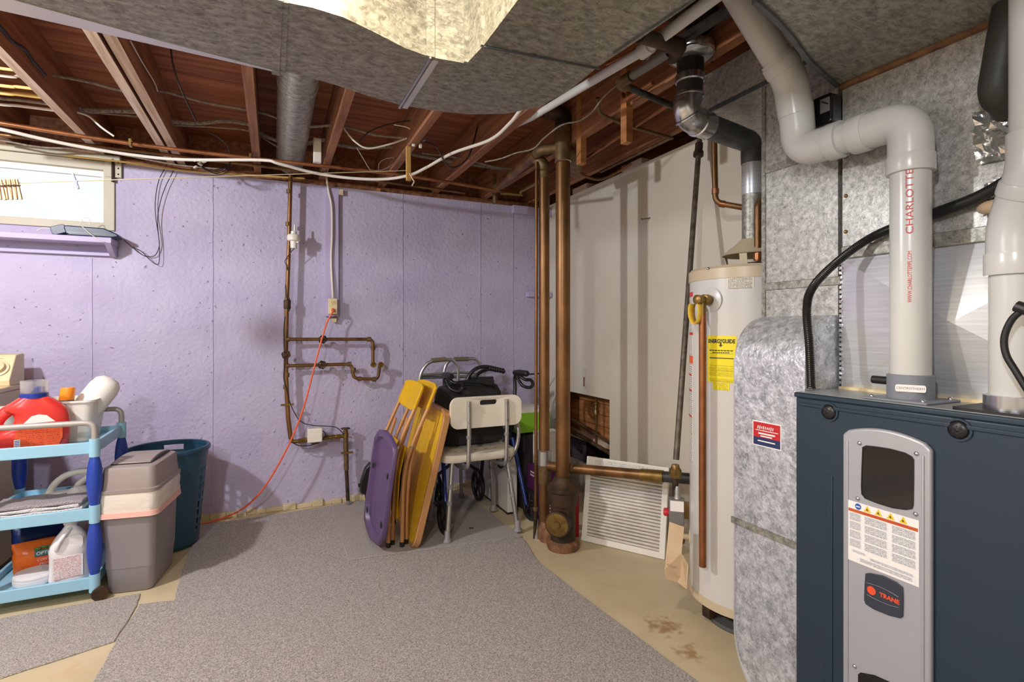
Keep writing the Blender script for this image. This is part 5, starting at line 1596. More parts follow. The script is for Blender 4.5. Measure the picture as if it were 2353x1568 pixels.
tag(tube(curve([at(85, 530, Y=YW - .1), at(100, 524, Y=YW - .1), at(120, 526, Y=YW - .1), at(135, 531, Y=YW - .1)], 5), .003, 6).build('adapter_wire', 'white_cable'), 'bit of pale wire on the window ledge left of the adapter', 'wire')
tag(tube(curve([at(182, 518, Y=YW - .13), at(192, 502, Y=YW - .13), at(203, 501, Y=YW - .13), at(207, 518, Y=YW - .13)], 5), .0018, 5).build('bent_wire', 'white_cable'), 'thin bent wire standing above the router', 'wire')
tag(tube(curve([at(188, 520, Y=YW - .155), at(205, 535, Y=YW - .165), at(222, 548, Y=YW - .165), at(240, 556, Y=YW - .16)], 5), .002, 5).build('router_wire', 'white_cable'), 'pale wire falling over the front of the router', 'wire')

# ------------------------------------------------------------------ washer
wa = thing('washing_machine', 'cream washing machine with slanted control console at the frame edge', 'washer', (-1.56, 3.4, 0))
wx = -1.245
box(wx - .66, wx, 3.02, 3.70, .03, .90).build('cabinet', 'cream_side', wa, bevel=.008)
box(wx - .67, wx + .004, 3.0, 3.71, .90, .925).build('top_panel', 'cream', wa, bevel=.006)
MB().prism([(3.55, .925), (3.54, .955), (3.62, 1.085), (3.70, 1.09), (3.72, 1.085), (3.72, .925)], wx - .66, wx - .002, 'x').build('console', 'cream', wa, bevel=.004)
kd = Vector((0, -.13, .08)).normalized()
kp = Vector((at(0, 840, Y=3.58).x - .005, 3.576, 1.015))
kn = MB().lathe([(.045, 0), (.045, .008), (.034, .01), (.032, .03), (.026, .034), (.001, .034)], kp, 26, Vector((0, -.13, .08))).build('knob', 'cream', wa)
MB().box(-.004, .004, -.004, .004, .034, .036, Matrix.Translation(kp) ).build('knob_mark', 'cream_side', kn)
for dy_ in (.03, .11):
    tube([(wx - .6, 3.54 + .08 * (dy_ / .13) * 1.0, .957 + dy_), (wx - .05, 3.54 + .08 * (dy_ / .13), .957 + dy_)], .002, 5).build('trim_line', 'cream_side', wa)
for fx_ in (wx - .6, wx - .06):
    for fy_ in (3.08, 3.64):
        MB().lathe([(.02, 0), (.02, .012), (.01, .014), (.01, .035)], (fx_, fy_, 0), 12).build('foot', 'black_rubber', wa)

# ------------------------------------------------------------------ trolley
CX0, CX1, CY0, CY1 = -1.15, -.735, 2.92, 3.375
ct = thing('utility_trolley', 'three tier light blue plastic trolley with royal blue posts', 'trolley', ((CX0 + CX1) / 2, (CY0 + CY1) / 2, 0))
SH = (.682, .385, .075)
for k, z in enumerate(SH):
    tr = MB()
    tr.box(CX0, CX1, CY0, CY1, z - .012, z)
    t = .012; zt2 = z + .03
    tr.box(CX0, CX1, CY0 - .004, CY0 + t, z - .022, zt2)
    tr.box(CX0, CX1, CY1 - t, CY1 + .004, z - .022, zt2)
    tr.box(CX0 - .004, CX0 + t, CY0 + t, CY1 - t, z - .022, zt2)
    tr.box(CX1 - t, CX1 + .004, CY0 + t, CY1 - t, z - .022, zt2)
    tr.build('shelf', 'sky_plastic', ct, bevel=.003)
for (x, y) in ((CX0, CY0), (CX1, CY0), (CX0, CY1), (CX1, CY1)):
    for z in SH:
        MB().lathe([(.0, z - .035), (.021, z - .035), (.021, z + .045), (.0, z + .045)], (x, y, 0), 16).build('corner_sleeve', 'sky_plastic', ct)
    for (za, zb) in ((SH[2] + .045, SH[1] - .035), (SH[1] + .045, SH[0] - .035)):
        L = zb - za
        MB().lathe([(.017 + .013 * math.sin(math.pi * min(1, max(0, (k / 10)))) ** .8, za + L * k / 10) for k in range(11)], (x, y, 0), 18).build('post', 'blue_plastic', ct)
    cw_ = MB().lathe([(.03, -.012), (.032, -.008), (.032, .008), (.03, .012)], (x + .022, y - .012, .032), 18, (.3, -1, 0)).build('caster', 'iron', ct)
    box(x - .006, x + .03, y - .012, y + .012, .03, .05).build('caster_fork', 'black_plastic', ct, bevel=.003)
zr = .80
for y in (CY0, CY1):
    tube(fillet([(CX1, y, SH[0] + .04), (CX1, y, zr), (CX0, y, zr), (CX0, y, SH[0] + .04)], .06, 8), .0125, 14).build('handle_rail', 'handle_grey', ct)

def sring(cx, cy, hx, hy, z, n=28, p=3.2):
    out = []
    for k in range(n):
        a = 2 * math.pi * k / n
        c, s = math.cos(a), math.sin(a)
        out.append(Vector((cx + hx * math.copysign(abs(c) ** (2 / p), c), cy + hy * math.copysign(abs(s) ** (2 / p), s), z)))
    return out
ZS0, ZS1, ZS2 = SH
# red detergent jug
p = at(76, 1012, D=2.36); p.z = ZS0
jm = facing(p)
jg = thing('detergent_jug', 'big red laundry detergent jug with blue collar and clear cap', 'jug', p)
sec = [(0, .0, .118, .05), (.008, .0, .124, .056), (.06, .0, .128, .058), (.085, .005, .124, .058), (.10, .03, .10, .058), (.14, .033, .094, .057), (.165, .025, .095, .055), (.18, .008, .105, .053), (.20, .004, .092, .05), (.22, .004, .066, .046), (.232, .004, .05, .044)]
MB().loft([[jm @ q for q in sring(cx, 0, hx, hy, z)] for z, cx, hx, hy in sec]).build('body', 'jug_red', jg, angle=60)
MB().tube([jm @ Vector(q) for q in curve([(-.105, 0, .06), (-.121, 0, .10), (-.116, 0, .135), (-.095, 0, .165), (-.065, 0, .188)], 5)], .021, 14, sq=1.2).build('handle', 'jug_red', jg)
MB().lathe([(.05, 0), (.05, .018), (.046, .02)], jm @ Vector((.004, 0, .23)), 26).build('collar', 'jug_blue', jg)
MB().lathe([(.047, .0), (.0485, .055), (.0465, .057), (.0445, .055), (.0435, .002)], jm @ Vector((.004, 0, .25)), 26).build('clear_cap', 'clear', jg)
MB().prism([(-.012, .0), (.022, .0), (.022, .028), (.004, .028)], -.012, .012, 'y', jm @ Matrix.Translation((.004, 0, .25))).build('pour_spout', 'jug_blue', jg)
MB().prism([(-.045, .012), (.085, .012), (.10, .05), (.098, .095), (.085, .118), (-.035, .118), (-.055, .09), (-.06, .05)], -.0592, -.0575, 'y', jm).build('orange_label', 'print_soap', jg, smooth=False)
MB().prism([(-.032, .121), (.075, .121), (.045, .152), (.02, .158), (-.005, .152)], -.0592, -.0565, 'y', jm).build('white_label', 'white_print', jg, smooth=False)
MB().box(-.062, -.042, -.0598, -.058, .022, .055, jm).build('barcode', 'white_print', jg)
for k in range(4):
    MB().box(-.060, -.044, -.0602, -.0597, .026 + k * .007, .029 + k * .007, jm).build('barcode_bar', 'blue_print', jg)
# white bin with roll and spray can
bx0, bx1, by0, by1 = -1.0, -.815, 3.145, 3.355
wb_ = MB()
def rr3(x0, x1, y0, y1, r, z): return [Vector((a, b, z)) for a, b in rrect(x0, x1, y0, y1, r)]
e = .02
wb_.loft([rr3(bx0, bx1, by0, by1, .03, ZS0), rr3(bx0 - e, bx1 + e, by0 - e, by1 + e, .035, ZS0 + .185), rr3(bx0 - e - .008, bx1 + e + .008, by0 - e - .008, by1 + e + .008, .04, ZS0 + .187), rr3(bx0 - e - .008, bx1 + e + .008, by0 - e - .008, by1 + e + .008, .04, ZS0 + .196), rr3(bx0 - e + .005, bx1 + e - .005, by0 - e + .005, by1 + e - .005, .03, ZS0 + .196), rr3(bx0 + .006, bx1 - .006, by0 + .006, by1 - .006, .025, ZS0 + .006)])
tag(wb_.build('storage_bin', 'white_plastic', angle=50), 'off-white rectangular plastic bin behind the red jug', 'bin')
rl = MB()
a_ = Vector((-.90, 3.27, ZS0 + .07)); b_ = Vector((-.79, 3.28, ZS0 + .235))
rd_ = (b_ - a_).normalized()
rl.lathe([(.03, 0), (.062, .01), (.066, .05), (.066, .20), (.058, .235), (.038, .255), (.001, .262)], a_, 26, rd_)
tag(rl.build('towel_roll', 'filter_card', angle=60), 'thick cream paper towel roll leaning out of the white bin', 'paper roll')
sc2 = thing('spray_can', 'spray can with orange cap standing in the white bin', 'spray can', (-.965, 3.20, ZS0 + .01))
sd = Vector((.12, 0, 1)).normalized()
sp0 = Vector((-.935, 3.19, ZS0 + .012))
MB().lathe([(.03, 0), (.031, .005), (.031, .18), (.028, .19)], sp0, 22, sd).build('can', 'sticker_navy', sc2)
MB().lathe([(.029, .185), (.0295, .19), (.029, .24), (.0265, .246), (.001, .247)], sp0, 22, sd).build('cap', 'orange_cap', sc2)
MB().lathe([(.0312, .155), (.0312, .168)], sp0, 22, sd, closed=False).build('can_print', 'white_print', sc2)
p = at(2, 1000, D=2.5); p.z = ZS0
jr = thing('clear_container', 'pale translucent plastic container cut by the frame edge', 'container', p)
MB().lathe([(.05, 0), (.055, .01), (.058, .14), (.056, .14)], p, 24).build('body', 'liner', jr)
MB().lathe([(.06, .14), (.062, .145), (.06, .16), (.05, .165)], p, 24).build('lid', 'white_plastic', jr)
# towels and brush on the middle tier
tz = ZS1
tl_ = ['bottom white washcloth of the folded stack', 'second white washcloth of the folded stack', 'third white washcloth of the folded stack', 'grey terry washcloth on top of the folded stack']
for k in range(4):
    x0, x1 = -1.12, -.80 + .012 * (k % 2)
    y0, y1 = CY0 + .03, CY0 + .17 + .01 * k
    mb2 = MB()
    nx, ny = 12, 6
    top = []; 
    for i in range(nx + 1):
        for j in range(ny + 1):
            dx = random.uniform(-.002, .002)
            top.append(Vector((x0 + (x1 - x0) * i / nx, y0 + (y1 - y0) * j / ny, tz + .014 + .004 * math.sin(i * 1.1 + k) * (.4 + .6 * i / nx) + dx)))
    m_ = len(top)
    botm = [Vector((q.x, q.y, tz)) for q in top]
    fs = [(i * (ny + 1) + j, (i + 1) * (ny + 1) + j, (i + 1) * (ny + 1) + j + 1, i * (ny + 1) + j + 1) for i in range(nx) for j in range(ny)]
    fs2 = [tuple(m_ + q for q in reversed(f)) for f in fs]
    bd = [i * (ny + 1) for i in range(nx + 1)] + [nx * (ny + 1) + j for j in range(1, ny + 1)] + [i * (ny + 1) + ny for i in range(nx - 1, -1, -1)] + [j for j in range(ny - 1, 0, -1)]
    sd_ = [(bd[i], bd[(i + 1) % len(bd)], m_ + bd[(i + 1) % len(bd)], m_ + bd[i]) for i in range(len(bd))]
    mb2.add(top + botm, fs + fs2 + sd_)
    o_ = mb2.build('washcloth', 'terry_grey' if k == 3 else 'terry', bevel=.004, angle=60)
    tag(o_, tl_[k], 'washcloth', 'folded washcloths on the trolley')
    tz += .0165
o_ = MB().ball((-.84, CY0 + .19, tz - .01), .05, 16, (1.0, .7, .75)).build('crumpled_cloth', 'terry', angle=80)
tag(o_, 'crumpled grey white cloth beside the scrub brush', 'washcloth')
brm = thing('scrub_brush', 'white scrub brush with arched handle on the middle tier', 'brush', (-.9, 3.17, ZS1))
MB().box(-.07, .07, -.03, .03, .0, .03, Matrix.Translation((-.93, 3.20, ZS1))).build('bristles', 'grip_brown', brm)
MB().prism(rrect(-.075, .085, -.034, .034, .02), .03, .052, 'z', Matrix.Translation((-.93, 3.20, ZS1))).build('block', 'white_plastic', brm, bevel=.006)
tube(curve([(-.985, 3.20, ZS1 + .045), (-.96, 3.20, ZS1 + .09), (-.92, 3.20, ZS1 + .125), (-.86, 3.20, ZS1 + .14), (-.81, 3.20, ZS1 + .132), (-.83, 3.20, ZS1 + .11), (-.87, 3.20, ZS1 + .075), (-.87, 3.20, ZS1 + .045)], 5), .015, 12).build('handle', 'white_plastic', brm)
# lower tier: bleach jug, tub, bags
p = at(161, 1340, D=2.38); p.z = ZS2
bm_ = facing(p)
bj = thing('bleach_jug', 'white plastic jug with red printed label on the lowest tier', 'jug', p)
sec = [(0, 0, .068, .045), (.006, 0, .073, .05), (.025, 0, .075, .052), (.03, 0, .0725, .05), (.13, 0, .0725, .05), (.14, 0, .075, .052), (.17, 0, .07, .05), (.205, .004, .055, .042), (.235, .006, .035, .032), (.25, .004, .024, .024), (.262, .004, .023, .023)]
MB().loft([[bm_ @ q for q in sring(cx, 0, hx, hy, z, p=2.6)] for z, cx, hx, hy in sec]).build('body', 'jug_white', bj, angle=60)
MB().lathe([(.027, 0), (.028, .003), (.027, .028), (.02, .03)], bm_ @ Vector((.004, 0, .258)), 18).build('cap', 'jug_white', bj)
MB().tube([bm_ @ Vector(q) for q in curve([(-.04, -.03, .15), (-.046, -.05, .17), (-.036, -.055, .20), (-.015, -.045, .23), (.002, -.025, .245)], 5)], .0085, 10).build('handle', 'jug_white', bj)
MB().box(-.062, .045, -.0512, -.0495, .032, .128, bm_).build('printed_label', 'print_bleach', bj)
MB().prism(rrect(-.022, .045, .155, .215, .018), -.0475, -.046, 'y', bm_).build('grip_recess', 'jug_white', bj)
p = at(76, 1358, D=2.345); p.z = ZS2
rt2 = thing('round_tub', 'low round white plastic tub lying on the lowest tier', 'tub', p + Vector((0, .02, 0)))
MB().lathe([(.07, 0), (.078, .006), (.08, .022), (.078, .034)], p + Vector((0, .03, 0)), 28).build('tub', 'jug_white', rt2)
MB().lathe([(.079, .032), (.08, .036), (.077, .044), (.062, .047), (.001, .047)], p + Vector((0, .03, 0)), 28).build('lid', 'jug_white', rt2)
MB().lathe([(.06, .0472), (.06, .0478)], p + Vector((0, .03, 0)), 28).build('lid_print', 'print_bleach', rt2)
def bag(name, p, hx, hy, hz, mat, yaw=0, seed=1):
    random.seed(seed)
    rr_ = []
    for k in range(9):
        t = k / 8
        s = math.sin(math.pi * (.12 + .76 * t)) ** .6
        hw = hx * (1.0 if t < .8 else 1.0 + .1 * (t - .8) * 5)
        hyy = hy * max(.06, s if t < .75 else s * (1 - t) / .25)
        rr_.append([Vector((q.x + random.uniform(-.004, .004), q.y + random.uniform(-.003, .003), q.z)) for q in sring(0, 0, hw * (.92 + .08 * s), hyy, hz * t, p=2.8)])
    mb2 = MB().loft(rr_)
    return mb2.xf(facing(p) @ Matrix.Rotation(yaw, 4, 'Z'))
p = at(86, 1322, D=2.47); p.z = ZS2
obg = thing('orange_bag', 'glossy orange plastic product bag behind the white jug', 'bag', p)
bag('b', p, .085, .045, .15, 'bag_orange', 0, 3).build('bag', 'bag_orange', obg, angle=70)
om = facing(p)
MB().box(-.01, .085, -.050, -.046, .085, .112, om).build('teal_panel', 'teal_print', obg)
text('lettering', 'OPTIMAL', .020, 'white_print', obg, om @ Vector((.037, -.0508, .098)), om.to_3x3() @ Vector((1, 0, 0)), (0, 0, 1), bold=.0004)
MB().box(-.01, .085, -.0495, -.046, .04, .082, om).build('red_panel', 'label_orange', obg)
text('lettering', 'CONTAINS', .015, 'white_print', obg, om @ Vector((.037, -.0508, .068)), om.to_3x3() @ Vector((1, 0, 0)), (0, 0, 1))
text('lettering', 'PROVIDES', .013, 'white_print', obg, om @ Vector((.037, -.0508, .048)), om.to_3x3() @ Vector((1, 0, 0)), (0, 0, 1))
for k in range(4):
    MB().ball(om @ Vector((.0 + .022 * k, -.046, .12 + .004 * (k % 2))), .014, 10, (1, .3, .5)).build('leaf_print', 'leaf_print', obg)
p2 = at(92, 1300, D=2.60); p2.z = ZS2
o_ = bag('b', p2, .10, .05, .19, 'bag_blue', .1, 5).build('blue_bag', 'bag_blue', angle=70)
tag(o_, 'dark blue plastic bag slumped behind the orange bag', 'bag')

# ------------------------------------------------------------------ trash bin
tc = Vector((-.588, 3.085, 0))
tm = Matrix.Translation(tc) @ Matrix.Rotation(math.radians(-8), 4, 'Z')
tb = thing('trash_bin', 'taupe grey swing lid trash bin with white liner', 'trash bin', tc)
def trr(hx, hy, z, r=.03, wob_=0.0):
    return [tm @ Vector((a + random.uniform(-wob_, wob_), b + random.uniform(-wob_, wob_), z)) for a, b in rrect(-hx, hx, -hy, hy, r, 6)]
MB().loft([trr(.084, .145, .002, .025), trr(.090, .15, .008, .028), trr(.098, .158, .115), trr(.100, .160, .117), trr(.110, .172, .46, .035), trr(.111, .173, .465, .035)]).build('body', 'bin_grey', tb, angle=40)
MB().loft([trr(.113, .176, .362, .035, .001), trr(.118, .180, .39, .035, .004), trr(.116, .178, .42, .035, .004), trr(.120, .182, .45, .037, .004), trr(.118, .18, .472, .037, .001)], cap=False).build('liner', 'liner', tb, angle=80)
MB().loft([trr(.114, .177, .356, .035, .001), trr(.124, .187, .358, .037, .001), trr(.121, .184, .380, .036, .001), trr(.114, .177, .382, .035)], cap=False).build('liner_hem', 'liner_pink', tb, angle=60)
ld = MB().loft([trr(.117, .18, .466, .037), trr(.122, .186, .47, .038), trr(.122, .186, .484, .038), trr(.113, .178, .488, .036), trr(.107, .166, .570, .032), trr(.104, .16, .582, .03), trr(.092, .142, .590, .03)]).build('lid', 'bin_lid', tb, angle=35)
fl_ = []
for k in range(13):
    t = -1 + 2 * k / 12
    y = .128 * t; z = .612 - .014 * t * t
    fl_.append((y, z))
MB().prism(fl_ + [(y, z - .012) for y, z in reversed(fl_)], -.078, .078, 'x', tm).build('flap', 'bin_lid', ld, bevel=.004)
fg_ = [(y * 1.035, z - .0045) for y, z in fl_]
MB().prism(fg_ + [(y, z - .012) for y, z in reversed(fg_)], -.082, .082, 'x', tm).build('flap_gap', 'black_plastic', ld)

# ------------------------------------------------------------------ laundry basket
bc = Vector((-.545, 3.495, 0))
bs = thing('laundry_basket', 'tall round navy blue plastic laundry basket with slotted side', 'basket', bc)
NB, MBR = 72, 34
r0, r1, zb0, zb1 = .150, .196, .01, .545
bk = MB()
vs = []
for j in range(MBR + 1):
    t = j / MBR
    z = zb0 + (zb1 - zb0) * t
    r = r0 + (r1 - r0) * t + (.004 if t > .9 else 0)
    for i in range(NB):
        a = 2 * math.pi * (i + .35 * math.sin(0)) / NB
        vs.append((bc.x + r * math.cos(a), bc.y + r * math.sin(a), z))
fs = []
cam_a = math.atan2(-bc.y, -bc.x)
for j in range(MBR):
    for i in range(NB):
        a = 2 * math.pi * (i + .5) / NB
        da = (a - cam_a + math.pi) % (2 * math.pi) - math.pi
        hole = False
        t = (j + .5) / MBR
        if abs(da) > .95 and .16 < t < .80 and i % 3 == 1 and j % 3 != 0: hole = True
        back = (a - (cam_a + math.pi) + math.pi) % (2 * math.pi) - math.pi
        if abs(back + .18) < .27 and .87 < t < .965: hole = True
        if hole and abs(back + .18) < .5 and t < .9 and t > .7: hole = False
        if not hole:
            fs.append((j * NB + i, j * NB + (i + 1) % NB, (j + 1) * NB + (i + 1) % NB, (j + 1) * NB + i))
bk.add(vs, fs)
bo2 = bk.build('slotted_wall', 'basket_blue', bs, angle=60)
sm = bo2.modifiers.new('thickness', 'SOLIDIFY'); sm.thickness = .004; sm.offset = -1
MB().lathe([(r0 - .004, .0), (r0, .004), (r0, .012), (.001, .012)], bc, 48).build('floor_plate', 'basket_blue', bs)
MB().lathe([(r1 + .0, zb1 - .012), (r1 + .012, zb1 - .012), (r1 + .014, zb1 + .004), (r1 + .008, zb1 + .012), (r1 - .004, zb1 + .01), (r1 - .004, zb1 - .012)], bc, 64, closed=False).build('rim', 'basket_blue', bs)

# ------------------------------------------------------------------ purple sled panel
A_, B_, C_ = Vector((.488, 2.975, .01)), Vector((.452, 3.31, .01)), Vector((.528, 3.15, .617))
pn = (B_ - A_).cross(C_ - A_).normalized()
if pn.x > 0: pn = -pn
def onpl(px, py, off=0):
    o = Vector((0, 0, H)); d = at(px, py, D=1) - o
    t = (A_ + pn * off - o).dot(pn) / d.dot(pn)
    return o + d * t
so = [(866, 1254), (853, 1243), (844, 1220), (838, 1194), (841, 1153), (849, 1102), (857, 1041), (863, 1003), (871, 988), (882, 989), (896, 1003), (904, 1020), (907, 1040), (898, 1102), (890, 1163), (882, 1225), (876, 1245)]
cxs = sum(x for x, y in so) / len(so); cys = sum(y for x, y in so) / len(so)
outer = [onpl(x, y) for x, y in so]
cen = sum(outer, Vector()) / len(outer)
def shr(f, off): return [cen + (q - cen) * f + pn * off for q in outer]
sl_ = thing('plastic_sled', 'dark purple moulded plastic sled leaning beside the yellow chairs', 'sled', (cen.x, cen.y, .007))
MB().loft([shr(1.0, -.016), shr(1.0, .0), shr(.97, .008), shr(.88, .006), shr(.84, -.012)]).build('shell', 'sled_purple', sl_, angle=50)
for f in ((.0, -.2), (.05, .25)):
    pass
q = cen + Vector((0, 0, .2)) * .9
for z_ in (.17, .45):
    for s_ in (-1, 1):
        q = cen + (B_ - A_).normalized() * (.135 * s_) + Vector((.033 * (z_ - .31) * 4, 0, z_ - cen.z)) * .9 + pn * .012
        MB().ball(q, .016, 8, (.35, .6, 1.3)).build('grip_slot', 'black_plastic', sl_)
# black wheelchair footrest behind it
fr_ = thing('wheelchair_footrest', 'black plastic wheelchair footrest propped against the purple wall', 'footrest', at(835, 1140, Y=3.62))
fp_ = [at(*q_, Y=3.62) for q_ in ((850, 1062), (838, 1075), (828, 1105), (826, 1130), (850, 1140), (862, 1110), (862, 1068))]
MB().prism([(q_.x, q_.z) for q_ in fp_], 3.58, 3.64, 'y').build('plate', 'black_plastic', fr_, bevel=.006)
q = at(823, 1116, Y=3.6)
tube([q, q + Vector((.05, 0, .004))], .012, 10).build('pivot', 'black_plastic', fr_)
tube([at(840, 1128, Y=3.6), Vector((at(840, 1128, Y=3.6).x + .02, 3.62, .01))], .01, 10).build('tube', 'black_plastic', fr_)

# ------------------------------------------------------------------ folded yellow chairs and table
def yellow_chair(x0, y0, label, dz_=0):
    ch = thing('folding_chair', label, 'chair', (x0, y0 + .19, .007), 'folded yellow chairs')
    y1 = y0 + .385
    def P_(x, y, z): return Vector((x0 + x, y, z + .007))
    for y in (y0, y1):
        tube(curve([P_(0, y, 0.012), P_(.002, y, .2), P_(.010, y, .40), P_(.045, y, .53), P_(.10, y, .66), P_(.155, y, .78), P_(.19, y, .87)], 6), .0115, 12).build('leg', 'tan_metal', ch)
        MB().lathe([(.0135, 0), (.0135, .03), (.011, .032)], P_(0, y, 0), 12).build('foot_cap', 'black_rubber', ch)
    for y in (y0 + .03, y1 - .03):
        tube(curve([P_(.03, y, .012), P_(.035, y, .25), P_(.06, y, .48), P_(.115, y, .66)], 6), .0105, 12).build('leg', 'tan_metal', ch)
        MB().lathe([(.0125, 0), (.0125, .03), (.010, .032)], P_(.03, y, 0), 12).build('foot_cap', 'black_rubber', ch)
    tube([P_(.036, y0 + .03, .12), P_(.036, y1 - .03, .12)], .008, 10).build('stretcher', 'tan_metal', ch)
    # seat panel folded down along the legs
    pr = [(-.030, .165), (-.014, .165), (-.002, .40), (.030, .55), (.020, .565), (-.012, .42)]
    MB().prism([(x0 + x, z) for x, z in pr], y0 + .015, y1 - .015, 'y').build('seat', 'yellow_vinyl', ch, bevel=.006)
    pr = [(-.012, .17), (-.004, .17), (.008, .40), (.038, .55), (.030, .555), (-.002, .41)]
    MB().prism([(x0 + x, z) for x, z in pr], y0 + .02, y1 - .02, 'y').build('seat_pan', 'tan_metal', ch)
    # curved backrest
    bk_ = MB(); nb = 10; g_ = []
    u1 = Vector((.19 - .12, 0, .87 - .70)).normalized()
    nrm = Vector((u1.z, 0, -u1.x))
    base = P_(.135, 0, .735)
    rings = []
    for k in range(nb + 1):
        t = -1 + 2 * k / nb
        y = (y0 + y1) / 2 + .205 * t
        hh_ = .085 * (1 - .22 * abs(t) ** 4)
        cv_ = .022 * (1 - t * t)
        c = base + u1 * .095 + nrm * (-.004 + cv_ * 1.0); c.y = y
        th = .008
        rings.append([c - u1 * hh_ - nrm * th, c + u1 * hh_ - nrm * th, c + u1 * hh_ + nrm * th, c - u1 * hh_ + nrm * th])
    bk_.loft(rings)
    bk_.build('backrest', 'yellow_vinyl', ch, bevel=.006, angle=50, seg=3)
    for y in (y0, y1):
        q_ = P_(.052, y - .012, .555)
        MB().lathe([(.007, 0), (.007, .024)], q_, 8, (0, 1, 0)).build('pivot', 'aluminium', ch)
    return ch
yellow_chair(.576, 2.915, 'yellow folding chair folded nearer the purple sled')
yellow_chair(.648, 2.895, 'yellow folding chair folded against the yellow table')
# card table on edge
tA, tB = Vector((.690, 2.80, .012)), Vector((.715, 3.50, .012))
th_ = (tB - tA).normalized()
tu = (Vector((.885, 2.80 + .02, .76)) - tA).normalized()
tn = th_.cross(tu).normalized()
if tn.x > 0: tn = -tn
TM = Matrix(((th_.x, tu.x, tn.x, tA.x), (th_.y, tu.y, tn.y, tA.y), (th_.z, tu.z, tn.z, tA.z), (0, 0, 0, 1)))
TL, TW = .70, .775
tbl = thing('folding_card_table', 'yellow vinyl card table with tan metal rim standing folded on edge', 'table', tA)
MB().ring(rrect(0, TL, 0, TW, .075, 8), rrect(.022, TL - .022, .022, TW - .022, .06, 8), -.03, .008, 'z', TM).build('rim', 'tan_metal', tbl, bevel=.004)
MB().prism(rrect(.022, TL - .022, .022, TW - .022, .06, 8), -.006, .005, 'z', TM).build('top_panel', 'yellow_vinyl', tbl)
for (a_, b_) in (((.05, .08), (.62, .08)), ((.05, TW - .08), (.62, TW - .08)), ((.08, .12), (.08, .70)), ((TL - .08, .12), (TL - .08, .70))):
    MB().tube([TM @ Vector((a_[0], a_[1], -.028)), TM @ Vector((b_[0], b_[1], -.028))], .011, 10).build('leg', 'tan_metal', tbl)
MB().box(.025, TL - .025, .025, TW - .025, -.018, -.012, TM).build('under_panel', 'cardboard', tbl)

# ------------------------------------------------------------------ shower chair
shc = thing('shower_chair', 'white plastic shower chair with aluminium legs and grey rubber feet', 'shower chair', (1.11, 3.03, .0125))
zf = .0125
seat = MB().loft([rr3(.885, 1.335, 2.87, 3.21, .07, .447), rr3(.872, 1.345, 2.858, 3.222, .08, .452), rr3(.868, 1.349, 2.854, 3.226, .085, .475), rr3(.872, 1.345, 2.858, 3.222, .08, .493), rr3(.89, 1.33, 2.88, 3.205, .07, .498), rr3(.95, 1.27, 2.94, 3.15, .05, .492)])
seat.build('seat', 'shower_white', shc, angle=60)
for i in range(5):
    for j in range(3):
        MB().lathe([(.009, 0), (.009, .0012)], (.98 + i * .065, 2.965 + j * .08, .4915), 10).build('drain_hole', 'bin_lid', shc)
bz0, bz1, bxa, bxb = .648, .828, .908, 1.352
ring_o = rrect(bxa, bxb, bz0, bz1, .05, 6)
slot_ = rrect(1.095, 1.205, .775, .805, .013, 6)
def bow(mb_):
    for q_ in mb_.v:
        t = (q_.x - 1.13) / .22
        q_.y -= .025 * t * t - .012
    return mb_
bow(MB().ring(ring_o, slot_, 2.842, 2.866, 'y')).build('backrest', 'shower_white', shc, bevel=.007, angle=45, seg=3)
for x in (1.018, 1.255):
    po = tube(fillet([(x, 2.832, .805), (x, 2.828, .62), (x - .006, 2.826, .42), (x - .02, 2.95, .405), (x - .02, 3.2, .42)], .045, 6), .0125, 14).build('back_post', 'aluminium', shc)
    MB().lathe([(.0125, -.01), (.0145, -.008), (.0145, .008), (.0125, .01)], (x - .001, 2.828, .60), 14).build('collar', 'bin_grey', po)
    for z in (.785, .685):
        MB().lathe([(.009, 0), (.007, .005), (.001, .007)], (x, 2.822, z), 12, (0, -1, 0)).build('bolt', 'steel', po)
legs = [((.94, 2.90), (.896, 2.852)), ((1.285, 2.90), (1.328, 2.832)), ((1.285, 3.17), (1.333, 3.222)), ((.94, 3.17), (.895, 3.222))]
for (a_, b_) in legs:
    t0, t1 = Vector((a_[0], a_[1], .45)), Vector((b_[0], b_[1], zf + .02))
    dl = t1 - t0
    lg = tube([t0, t0 + dl * .97], .0125, 14).build('leg', 'aluminium', shc)
    tube([t0 + dl * .32, t0 + dl * .98], .0140, 14).build('leg_sleeve', 'aluminium', lg)
    for f_ in (.33, .55):
        MB().lathe([(.0135, -.012), (.016, -.01), (.016, .01), (.0135, .012)], t0 + dl * f_, 14, dl).build('collar', 'bin_grey', lg)
    MB().lathe([(.027, 0), (.029, .003), (.027, .01), (.018, .022), (.0165, .062), (.015, .064)], (t1.x, t1.y, zf), 18).build('rubber_foot', 'bin_grey', lg)
for s_, x in ((1, 1.335),):
    dx = .045 * s_
    ar_ = tube(fillet([(x - dx * .9, 2.92, .40), (x + dx * .4, 2.92, .47), (x + dx * .9, 2.92, .55), (x + dx * .9, 2.93, .64), (x + dx * .9, 3.16, .64), (x + dx * .9, 3.17, .55), (x + dx * .4, 3.17, .47), (x - dx * .9, 3.17, .40)], .05, 6), .0125, 14).build('armrest', 'aluminium', shc)
    tube([(x + dx * .9, 2.935, .60), (x + dx * .9, 2.95, .635), (x + dx * .9, 3.0, .642), (x + dx * .9, 3.13, .642)], .018, 14).build('arm_pad', 'bin_grey', ar_)

